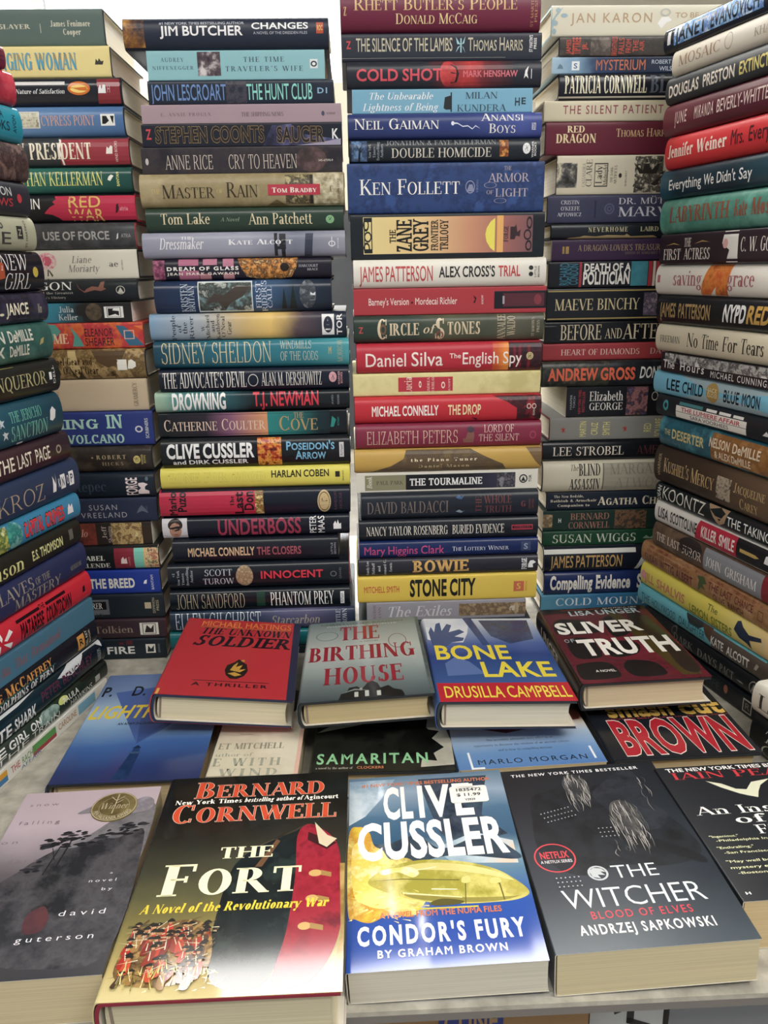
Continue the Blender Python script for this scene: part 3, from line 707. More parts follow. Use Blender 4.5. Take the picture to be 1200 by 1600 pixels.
STACK_D = '''
-14|531|844|h|74223f|thick wine-red hardback with flowing gold serif lettering, topmost of the centre|r=.35
S|e0b87a|536,541|.38,.58|Z
sk|e2bc80|552,807|.50,.80|Rhett Butler's People
sk|f2dc9e|617,745|.19,.42|Donald McCaig
sr|c89a6a|828,832|.1,.9|ST MARTIN'S
sr|c89a6a|834,838|.2,.75|PRESS
~
52|533|847|f|2b303c|charcoal hardback with a pale blue moth between two names|r=.35
#|d6d2c6|534,790|.0,.13
N|d84850|541,548|.46,.72|Z
n|cac2a8|556,707|.36,.82|THE SILENCE OF THE LAMBS
P|a2d2da|712 .85 718 .62 722 .62 727 .88 725 .62 720 .58 714 .6|-
P|a2d2da|712 .3 718 .52 722 .52 727 .28 724 .48 720 .56 715 .5|-
#|a2d2da|719,721|.3,.8
nk|cac2a8|731,817|.36,.82|Thomas Harris
Nr|e8e8e8|827,832|.3,.9|ST MARTIN'S
Nr|e8e8e8|834,838|.4,.8|PRESS
~
96|541|845|h|252934|black hardback with glowing red lettering and a shadowed red face shape|r=.3
#|252934@.4>5a2830@.5>c83c3c@.62>7a2c34@.7>3a262e@.82>252934~60|660,800|.02,.98
o|d84a48,b03038~90|686,712|.05,.98
P|2a1820|703 .15 703 .85 712 .75 716 .5 713 .2|-
N|e05462|556,690|.27,.68|COLD SHOT
N|dc7480|722,807|.38,.60|MARK HENSHAW
P|f0f0f0|817 .3 819 .6 824 .75 822 .5 824 .3 820 .4|-
#|f0f0f0|828,829|.3,.65
~
139|550|832|p|7ab2ce|light blue paperback with a bowler hat between the title and the name|r=.4
si|f4f6f6|575,676|.58,.86|The Unbearable
si|f4f6f6|566,684|.12,.42|Lightness of Being
P|24282e|693 .2 695 .65 704 .72 704 .85 706 .85 706 .05 704 .05 704 .15 697 .14|-
s|38505e|727,778|.58,.85|MILAN
s|38505e|714,791|.06,.34|KUNDERA
N|2a3a44|804,813|.28,.6|H
N|2a3a44|814,822|.34,.6|E
~
177|543|846|h|2b3870>2f3e7c@.6>4656a0@.9>3a4890|royal blue hardback with white serif lettering and a crackling spark|r=.3
sk|f4f2ec|553,686|.38,.78|Neil Gaiman
P|dce4f8|705 .55 707 .62 714 .6 722 .48 730 .5 737 .38 742 .5 750 .36 742 .46 737 .34 730 .46 722 .44 714 .56|-
o|eef2fa|704,709|.5,.66
sk|f0eee6|751,817|.66,.96|Anansi
sk|f0eee6|763,805|.2,.55|Boys
si|dcdce8|829,836|.3,.7|wm
~
218|545|843|h|1b232c|blue-black hardback with a bare-tree picture at its end, above the very thick blue one|r=.3
#|5a7cae,2a3c58,6a8cba~100|549,573|.06,.94
P|161c24|559 .06 560 .5 555 .9 561 .55 566 .92 563 .5 572 .75 563 .42 562 .06|-
sr|aab0b8|575,579|.2,.8|New York
sr|aab0b8|582,586|.2,.7|Times
sr|aab0b8|588,592|.1,.9|Bestselling
sr|aab0b8|594,598|.2,.8|Authors
s|8e9092|603,774|.74,.94|JONATHAN & FAYE KELLERMAN
s|ddd5c6|611,767|.20,.60|DOUBLE HOMICIDE
#|b0602c,6a3018,e8a050~140|779,793|.2,.92
o|ececec|815,827|.3,.78
N|1b232c|817.5,824.5|.42,.66|W
nr|ececec|829,832|.15,.85|WARNER
nr|ececec|833,836|.2,.8|BOOKS
~
254|542|851|f|273f74,2b467e,213566,345290~40|very thick royal blue hardback with wide white serif capitals|r=.45
sk|f6f4ee|561,719|.38,.68|Ken Follett
0|8a90b0|727,742|.38,.64|.82
P|8a90b0|729 .42 733 .56 738 .56 741 .42|-
sr|8a90b0|744,747|.4,.65|VIKING
s|aaa4b2|787,799|.83,.91|THE
s|b4aab4|763,827|.60,.77|ARMOR
s|b0a6b0|760,771|.36,.44|OF
s|b4aab4|774,826|.31,.47|LIGHT
0|8a8aa4|772,792|.18,.28|.85
0|8a8aa4|756,776|.48,.6|.86
~
333|547|851|f|1a2028|thick black hardback with an amber sunset panel and upright western lettering|r=.35
#|ecdc94@.0>ecca8e@.35>d29474@.62>a86a64@.8>64505a|567,832|.12,.93
0|1c2026|567,576|.62,.9|.62
0|1c2026|568,580|.38,.62|.68
0|1c2026|567,577|.14,.38|.62
=|1c2026|568,581|.14,.92|.12
0|2a2026|822,831|.62,.9|.62
0|2a2026|818,830|.38,.62|.68
0|2a2026|821,831|.14,.38|.62
br|1c1a18|608,618|.36,.66|THE
br|1c1a18|619,643|.16,.88|ZANE
br|1c1a18|645,669|.16,.88|GREY
br|1c1a18|673,684|.18,.86|FRONTIER
br|1c1a18|687,700|.18,.86|TRILOGY
#|f0b468|776,786|.12,.93
P|f4e662|773 .88 766 .8 760 .66 758 .52 760 .36 766 .22 773 .14|-
br|3c2a30|787,794|.35,.7|FORGE
P|3c2a30|797 .4 797 .68 804 .68 806 .74 808 .56 813 .62 812 .46 806 .48 804 .4|-
~
404|551|852|h|e9e4d8|cream white hardback with thin red and bold black capitals|r=.4
n|c84a4a|562,676|.24,.76|JAMES PATTERSON
N|2c2c2c|685,772|.36,.72|ALEX CROSS'S
N|c84a4a|777,811|.36,.72|TRIAL
o|303030|824,831|.56,.72
o|303030|824,831|.34,.5
nr|303030|833,836|.3,.7|LITTLE
nr|303030|838,841|.3,.7|BROWN
~
449|552|853|p|b63a42|red paperback with small pale sans lettering and a black end panel|r=.4
#|1a1a24|772,853|.0,1
#|5c2c36|786,850|.25,.75
o|8a3a44|834,846|.3,.7
#|b0a8b0|785,788|.35,.65
n|f2dcd4|575,639|.38,.64|Barney's Version
o|2a1a1c|642,645|.42,.5
n|f2dcd4|648,714|.38,.64|Mordecai Richler
P|3a1a1e|739 .42 744 .6 741 .66 739 .7 744 .58 742 .4|-
nr|f2dcd4|752,755|.35,.7|KNOPF
~
491|552|849|h|2b3c34>33443c@.3>5a5c46@.5>4a4e40@.7>5e5c4c@.85>484a3c~35|mossy green hardback with knotwork initials and upright author lettering|r=.3
N|c85050|560,567|.38,.6|Z
S|dccaaa|588,606|.15,.88|C
0|7a5a44|593,603|.3,.7|.55
S|dccaaa|608,655|.28,.72|IRCLE
si|dccaaa|659,677|.34,.66|of
S|dccaaa|678,696|.12,.88|S
0|8a4a3c|680,692|.12,.42|.6
S|dccaaa|698,750|.28,.74|TONES
sr|d4c4a4|776,788|.05,.98|ANNALEE
sr|d4c4a4|791,803|.2,.92|WALDO
sr|c8bc9c|829,833|.15,.85|ST MARTIN'S
sr|c8bc9c|837,841|.3,.75|PRESS
~
534|556|844|h|c22e3e|bright red hardback with large white sans lettering and a burning building end|r=.35
#|c22e3e@.68>d8602e@.76>f0903c@.8>e88a38|768,793|.02,.98
#|2c1a22,481a26,201820~90|793,844|.02,.98
#|7a1c2c|800,804|.1,.85
#|7a1c2c|808,812|.1,.85
#|7a1c2c|822,826|.1,.85
n|f6eae0|569,635|.24,.68|Daniel
n|f6eae0|641,691|.24,.70|Silva
n|f6eae0|701,719|.48,.64|The
n|f6eae0|720,813|.27,.66|English Spy
o|c4b080|820,831|.38,.64
N|4a3020|823,828|.44,.58|H
~
581|551|844|f|dccf8e,e6da9c,d2c482~18|pale straw hardback with a small red label|r=.7;bd=d0c48a
#|c43646|622,707|.0,1
sr|f0d8c8|631,643|.08,.85|Lucia
0|f0d8c8|654,658|.35,.65|.5
sr|f0d8c8|667,671|.1,.8|ANDREA
sr|f0d8c8|674,678|.1,.9|DI ROBILANT
0|f0d8c8|689,695|.3,.6|.55
sr|f0d8c8|700,703|.2,.75|KNOPF
~
617|553|844|h|ca2c38|scarlet hardback with narrow white and cream capitals and a dark streaked corner|r=.35
P|5a1a24,2c161e,a02432~80|768 .98 844 .98 844 .05 806 .05 806 .5 790 .75|-
N|f8f2ea|580,684|.30,.66|MICHAEL CONNELLY
N|eedca8|699,750|.30,.66|THE DROP
0|e0d0c0|821,828|.46,.66|.7
0|e0d0c0|829,836|.46,.66|.7
nr|e0d0c0|831,834|.2,.45|BROWN
P|3a1418|735 .2 745 .12 744 .02 741 .1|-
~
659|555|845|h|882a44|raspberry hardback with thin pale capitals and a small statuette|r=.35
l|e0c2a8|572,715|.20,.72|ELIZABETH PETERS
P|8a5a50|724 .2 722 .36 727 .38 729 .55 733 .8 738 .82 740 .5 739 .2|-
o|4a3a48|729,740|.6,.85
l|f0d8c8|755,802|.60,.88|LORD OF
l|f0d8c8|747,810|.24,.52|THE SILENT
0|b0485c|826,836|.3,.62|.7
~
699|553|844|h|c9a250|ochre hardback with a dark hill shape and two lines of spaced lettering|r=.4
P|75603e,5c4c3a,6a5438~60|577 .02 610 .3 630 .62 634 .98 734 .98 760 .6 784 .3 790 .02|-
P|7a6040|820 .98 844 .98 844 .1 834 .4|-
Sw|ecdcbc|641,746|.48,.62|the Piano Tuner
sw|d8c498|653,734|.2,.32|Daniel Mason
~
735|557|840|p|e2ded0|white-edged paperback with olive and black panels and a statue picture|r=.35
#|8c8a6a|570,634|.1,.86
sir|e0e0d0|573,581|.2,.8|Book
s|3c3c30|588,630|.38,.58|PAUL PARK
#|16181e@.25>16181e@.62>4c4c6c|634,805|.1,.86
#|5e5a66,2a2830,8a8690~120|776,804|.1,.86
b|f0f0ec|640,754|.30,.66|THE TOURMALINE
0|26282c|811,824|.3,.74|.72
P|26282c|814 .4 817.5 .64 821 .4|-
Nr|26282c|826,830|.35,.7|TOR
~
767|564|840|h|1d2430|dark slate hardback lettered in dim brown and dim red|r=.3
s|7c6e66|573,700|.25,.70|DAVID BALDACCI
P|3a5a8a|711 .82 716 .9 720 .82 725 .9 720 .74 714 .76|-
P|8a98a8|711 .26 716 .34 722 .26 725 .3 720 .2|-
sr|74423f|742,751|.2,.85|THE
s|7c4444|755,798|.56,.86|WHOLE
s|7c4444|756,798|.18,.46|TRUTH
S|7c4444|812,820|.4,.62|G
nr|7c4444|824,827|.3,.7|GRAND
nr|7c4444|829,832|.3,.7|CENTRAL
~
808|560|840|h|1b2028|black hardback with narrow white serif capitals and a red outlined bar|r=.25
s|e8e2d6|572,699|.28,.70|NANCY TAYLOR ROSENBERG
s|e8e2d6|706,787|.28,.70|BURIED EVIDENCE
#|b03848|798,831|.4,.64
#|1b2028|799.5,829.5|.46,.58
n|b03848|802,827|.48,.56|HYPERION
~
842|561|840|h|18295c|deep blue hardback with magenta title lettering|r=.25;bd=6a2030
n|c24a80|568,693|.24,.72|Mary Higgins Clark
sk|cdd5e2|706,794|.36,.62|The Lottery Winner
#|3a4668|813,828|.25,.8
N|8a98b8|817,824|.36,.68|S
~
869|559|840|h|2a2a34|charcoal hardback with chunky golden western capitals|r=.3
sr|d8d8d8|572,576|.1,.9|Randy Lee
sr|d8d8d8|581,585|.15,.8|Eickhoff
sr|d8d8d8|590,594|.3,.65|and
sr|d8d8d8|599,603|.02,.98|Leonard C.
sr|d8d8d8|608,612|.3,.8|Lewis
bg|4a3420|645,733|.2,.86|BOWIE
b|dcac62|645,733|.2,.86|BOWIE
br|ececec|814,822|.2,.85|FORGE
P|ececec|824 .3 824 .5 827 .7 832 .72 836 .6 831 .5 832 .3|-
~
897|558|838|f|e6c652|mustard yellow hardback with heavy black block capitals|r=.4;bd=c8b050
n|c8463e|568,624|.40,.64|MITCHELL SMITH
H|1e1e1a|640,742|.22,.84|STONE CITY
#|d06c50|802,818|.3,.7
S|e6c652|806,814|.38,.62|S
nr|d06c50|820,823|.3,.7|SIMON
~
938|573|820|p|9c9aa4|grey paperback with pale italic lettering and a brown figure panel|r=.45
#|a28a6a,6a5846,b89e7c~90|717,821|.0,1
sr|7a4a58|583,587|.1,.9|ALLISON
sr|7a4a58|591,595|.2,.8|LYNN
si|d6d4da|603,705|.22,.78|The Exiles
Sr|d0c4b0|792,804|.35,.7|a
nr|d0c4b0|807,810|.3,.7|ALFRED
'''
STACK_E = '''
8|862|1080|f|e2dcc6|thick cream hardback with pale blue leaves and tan thin lettering|r=.4;bd=8fb0b8
P|a4bcc4|864 .2 868 .6 874 .75 880 .95 874 .85 868 .7 862 .5|-
o|a4bcc4|868,876|.76,.92
o|a4bcc4|876,887|.6,.74
o|a4bcc4|863,872|.34,.52
o|a4bcc4|863,870|.08,.26
nw|c2a482|893,1023|.44,.74|JAN KARON
n|c2a482|1055,1092|.58,.74|TO BE
P|f6f6f2|1028 .4 1034 .6 1044 .62 1050 .5 1042 .42 1034 .22|-
0|c8c8bc|1031,1048|.62,.88|.6
~
57|873|1090|f|4b4642,3a3634,56504a~40|brown-black hardback with upright orange-red lettering and a dim photograph|r=.35
Nr|cc5242|884,891|.15,.85|JAMES
Nr|cc5242|894,906|.1,.95|TIPTREE
Nr|cc5242|909,916|.35,.7|JR.
#|6c6058,4c4440,7c7068~90|922,953|.05,.95
nr|cc5242|955,963|.02,.98|BRIGHTNESS
nr|cc5242|966,974|.1,.9|FALLS
nr|cc5242|977,985|.15,.85|FROM
nr|cc5242|988,996|.2,.8|THE
nr|cc5242|998,1005|.25,.75|AIR
~
89|862|1085|p|a8c8de@.0>86aac8@.12>2a4064@.26>1c2c48@.4>1a2844~40|navy paperback fading to sky blue at its end with a white square mark|r=.35
#|f0f4f4|893,905|.2,.75
N|3a6a9a|896,902|.32,.62|S
P|6a8aa0|870 .3 874 .6 878 .5 880 .3|-
n|c4704e|930,1009|.2,.82|MYSTERIUM
n|b8c4d4|1017,1085|.56,.80|ROBERT CHARLES
n|b8c4d4|1030,1064|.14,.40|WILSON
~
115|872|1088|h|181c28|black hardback with tall ivory serif capitals over a strip of bare pages|r=.25
#|d8d2c0|872,1066|.0,.13
Sg|6a5a34|881,1009|.24,.9|PATRICIA CORNWELL
S|ece6cc|881,1009|.24,.9|PATRICIA CORNWELL
S|5c6474|1014,1090|.24,.9|BLACK
~
157|849|1085|f|d5ccb0|beige hardback with spaced rose-red thin capitals|r=.5;bd=c8c0a8
nw|96404f|879,1037|.36,.76|THE SILENT PATIENT
~
190|852|1090|f|671c30|burgundy hardback with stacked cream angular lettering|r=.4;bd=3a2028
S|ead9aa|886,914|.68,.88|RED
S|ead9aa|869,932|.37,.64|DRAGON
sk|e2c694|962,1048|.54,.78|Thomas Harris
~
242|870|1090|f|dad1b8|thick ivory hardback with black smoke, a boxed title and ink horsemen|r=.45
#|242424,5a5a58,dad1b8,383838~45|870,902|.0,1
sr|8a8474|910,915|.2,.8|CASSANDRA
sr|5a564c|916,925|.2,.9|CLARE
=|3c3a36|929,950|.2,.8|.05
sr|2c2a28|931,941|.28,.74|Lady
sr|2c2a28|943,949|.24,.76|Midnight
sr|2c2a28|954,958|.3,.7|THE DARK
sr|2c2a28|960,964|.26,.74|ARTIFICES
o|2c2a28|967,972|.42,.54
sr|5a564c|977,980|.2,.6|MARGARET
P|28241f|990 .2 998 .5 990 .8 1004 .6 1010 .9 1018 .6 1036 .95 1028 .5 1040 .6 1030 .3 1040 .1 1018 .25 1004 .1|-
#|dad1b8,6a655a,26221e,dad1b8~130|992,1036|.04,.96
~
304|855|1090|f|3b3d5b|thick slate violet hardback with white serif capitals and a ruled end panel|r=.45
#|24263c|929,931|.0,1
s|d4d4dc|876,905|.68,.82|CRISTIN
s|d4d4dc|876,906|.46,.60|O'KEEFE
s|d4d4dc|871,909|.25,.38|APTOWICZ
0|5a5c7c|944,960|.3,.7|.7
0|5a5c7c|948,956|.4,.6|.5
s|d4d4dc|966,1082|.66,.88|DR. MÜTTER'S
s|d4d4dc|966,1092|.22,.56|MARVELS
~
348|860|1085|h|1b2028|thin black hardback with worn tan lower edge and small spaced capitals|r=.3
P|b49c72|885 .02 889 .1 905 .14 912 .22 930 .16 948 .24 975 .2 978 .3 985 .14 1020 .18 1028 .02|-
Sw|c6be98|918,981|.44,.74|NEVERHOME
S|c6be98|999,1028|.44,.74|LAIRD
S|c6be98|1038,1062|.44,.74|HUNT
~
373|861|1088|f|3a2447|aubergine hardback with dull gold small-capital lettering|r=.45;bd=a8a090
#|a88a4c|878,881|.35,.68
#|a88a4c|883,888|.35,.68
s|ac946e|902,1036|.46,.74|A DRAGON-LOVER'S TREASURY
s|8a7460|976,1040|.28,.4|EDITED BY MARGARET WEIS
~
407|857|1090|f|181a24|black hardback with blocky white title, teal panel and red stripes|r=.35
Nr|3a7890|875,889|.1,.95|RICHARD
Nr|3a7890|890,903|.12,.92|CONDON
#|a83844|905,909|.03,.97
H|f0ece4|912,985|.62,.90|DEATH OF A
H|f0ece4|911,985|.14,.58|POLITICIAN
#|4a98a8,3a8090~60|986,1012|.05,.97
#|b83c44|1013,1019|.03,.97
#|e8d8c8|1020,1024|.03,.97
#|b83c44|1025,1031|.03,.97
#|e8d8c8|1032,1036|.03,.97
~
449|854|1088|f|191c24|black hardback with gold edge lines and wide ivory serif capitals|r=.3
#|b09a5c|856,1080|.06,.1
#|b09a5c|856,1080|.9,.94
s|dccc9c|867,1000|.34,.68|MAEVE BINCHY
#|8a7a90,4a4454,b8a8b0~110|1006,1027|.14,.84
~
501|851|1088|f|14171e|black hardback with tall condensed tan serif capitals, above the thin red one|r=.25
#|0c0e12|851,868|.0,1
s|d6c6a6|875,940|.16,.86|BEFORE
s|d6c6a6|945,972|.2,.66|AND
s|d6c6a6|973,1042|.16,.86|AFTER
~
535|847|1085|f|a8393f|thin brick red book with small cream serif capitals|r=.5;bd=8a3238
s|e6cebe|876,999|.32,.66|HEART OF DIAMONDS
s|e6cebe|1015,1048|.32,.66|DAVE
~
562|845|1088|h|232824,46483c,20242a,5e5a48~35|dark hardback with bold orange name lettering over a misty night street|r=.3
#|14181e,2a3038~50|950,1080|.02,.98
H|e6694a|855,990|.28,.72|ANDREW GROSS
Ni|f0f0ec|996,1034|.32,.74|DON'T
~
602|885|1110|p|14161d|thick black paperback set back from its neighbours, with white serif names and a picture panel|r=.35
nr|a0a0a8|891,894|.25,.75|HARPER
nr|a0a0a8|896,899|.3,.7|TORCH
nr|b03848|904,908|.1,.9|NEW YORK TIMES
nr|b03848|910,914|.15,.85|BESTSELLER
s|f0ece4|921,974|.53,.84|Elizabeth
s|f0ece4|921,974|.22,.46|GEORGE
#|6c5c7c,2c2632,a87070,4a4054~90|979,1012|.03,.97
0|d0c8b8|1018,1028|.5,.8|.8
~
650|858|1090|f|8c8b85|grey hardback with small red stars and upright yellow lettering|r=.5;bd=8a2c30
P|b03830|880 .52 883 .56 881 .44 884 .36 880.5 .4 877 .34 878.5 .46 875 .54 879 .54 880.5 .66|-
P|b03830|976 .52 979 .56 977 .44 980 .36 976.5 .4 973 .34 974.5 .46 971 .54 975 .54 976.5 .66|-
nr|e4dc8a|905,915|.15,.85|MARTIN
nr|e4dc8a|923,933|.22,.78|CRUZ
nr|e4dc8a|941,952|.2,.8|SMITH
nr|e4dc8a|1005,1016|.3,.7|RED
nr|e4dc8a|1022,1033|.1,.9|SQUARE
~
686|846|1085|h|14181f|black hardback with a red spine end and white serif capitals, below the grey one|r=.25;bd=7a2830
s|ecdfce|862,973|.28,.72|LEE STROBEL
s|5a2c34|992,1060|.28,.72|AMERICA
~
717|846|1088|h|dad2ba|half cream, half taupe hardback with art-deco black lettering|r=.4
#|aaa392|940,1088|.0,1
#|77705f|939,941|.0,1
si|4a463c|888,901|.72,.9|The
S|2c2a26|902,936|.56,.92|BLIND
S|2c2a26|888,936|.10,.46|ASSASSIN
s|8e8676|950,1050|.58,.90|MARGARET
s|989080|958,1050|.14,.46|ATWOOD
~
766|854|1088|f|1a2436|dark navy hardback with three small lines beside large ivory capitals|r=.4
S|d8d0ba|865,912|.70,.84|The New Bedside,
S|d8d0ba|860,932|.46,.60|Bathtub & Armchair
S|d8d0ba|871,922|.20,.34|Companion to
Sk|ece2c6|934,1070|.24,.70|Agatha Christie
~
795|848|1088|p|1d3630|dark green paperback with tan marbled edge and battle figures|r=.4
#|a08a62,6a5840,c0a880~160|848,863|.0,1
N|ececec|872,877|.42,.62|H
s|b87e6c|891,952|.54,.86|BERNARD
s|b87e6c|888,953|.10,.42|CORNWELL
#|5c4230,2c3430,8a6448,3a2c28~120|960,1009|.03,.97
~
827|847|1060|f|1d4b34|thin bottle green hardback with pale serif capitals|r=.35
s|d6dec8|862,993|.22,.78|SUSAN WIGGS
P|8aa890|1003 .4 1008 .6 1014 .45 1020 .6 1020 .35|-
~
850|848|1088|h|1a2130|navy hardback with a white upper strip and thin golden capitals|r=.3
#|e8e6e0|848,990|.76,1
n|d8ae6c|859,970|.2,.68|JAMES PATTERSON
P|e4e4e0|990 .05 1000 .62 1008 .62 1000 .3 1010 .62 1018 .62 1006 .05 1002 .3 996 .05|-
~
889|849|1088|h|1b2c60>1e3068@.5>162248|bright navy hardback with fat condensed white lettering|r=.25
H|f0ece4|858,924|.28,.82|Compelling
H|f0ece4|929,983|.28,.82|Evidence
H|f0ece4|993,1040|.28,.82|STEVE
~
926|844|1070|f|5a9cbc@.0>2c70a0@.4>3c80a8>5090b0~30|sky blue hardback with spaced white serif capitals|r=.35
s|e4ecf0|867,1048|.30,.78|COLD MOUNTAIN
'''
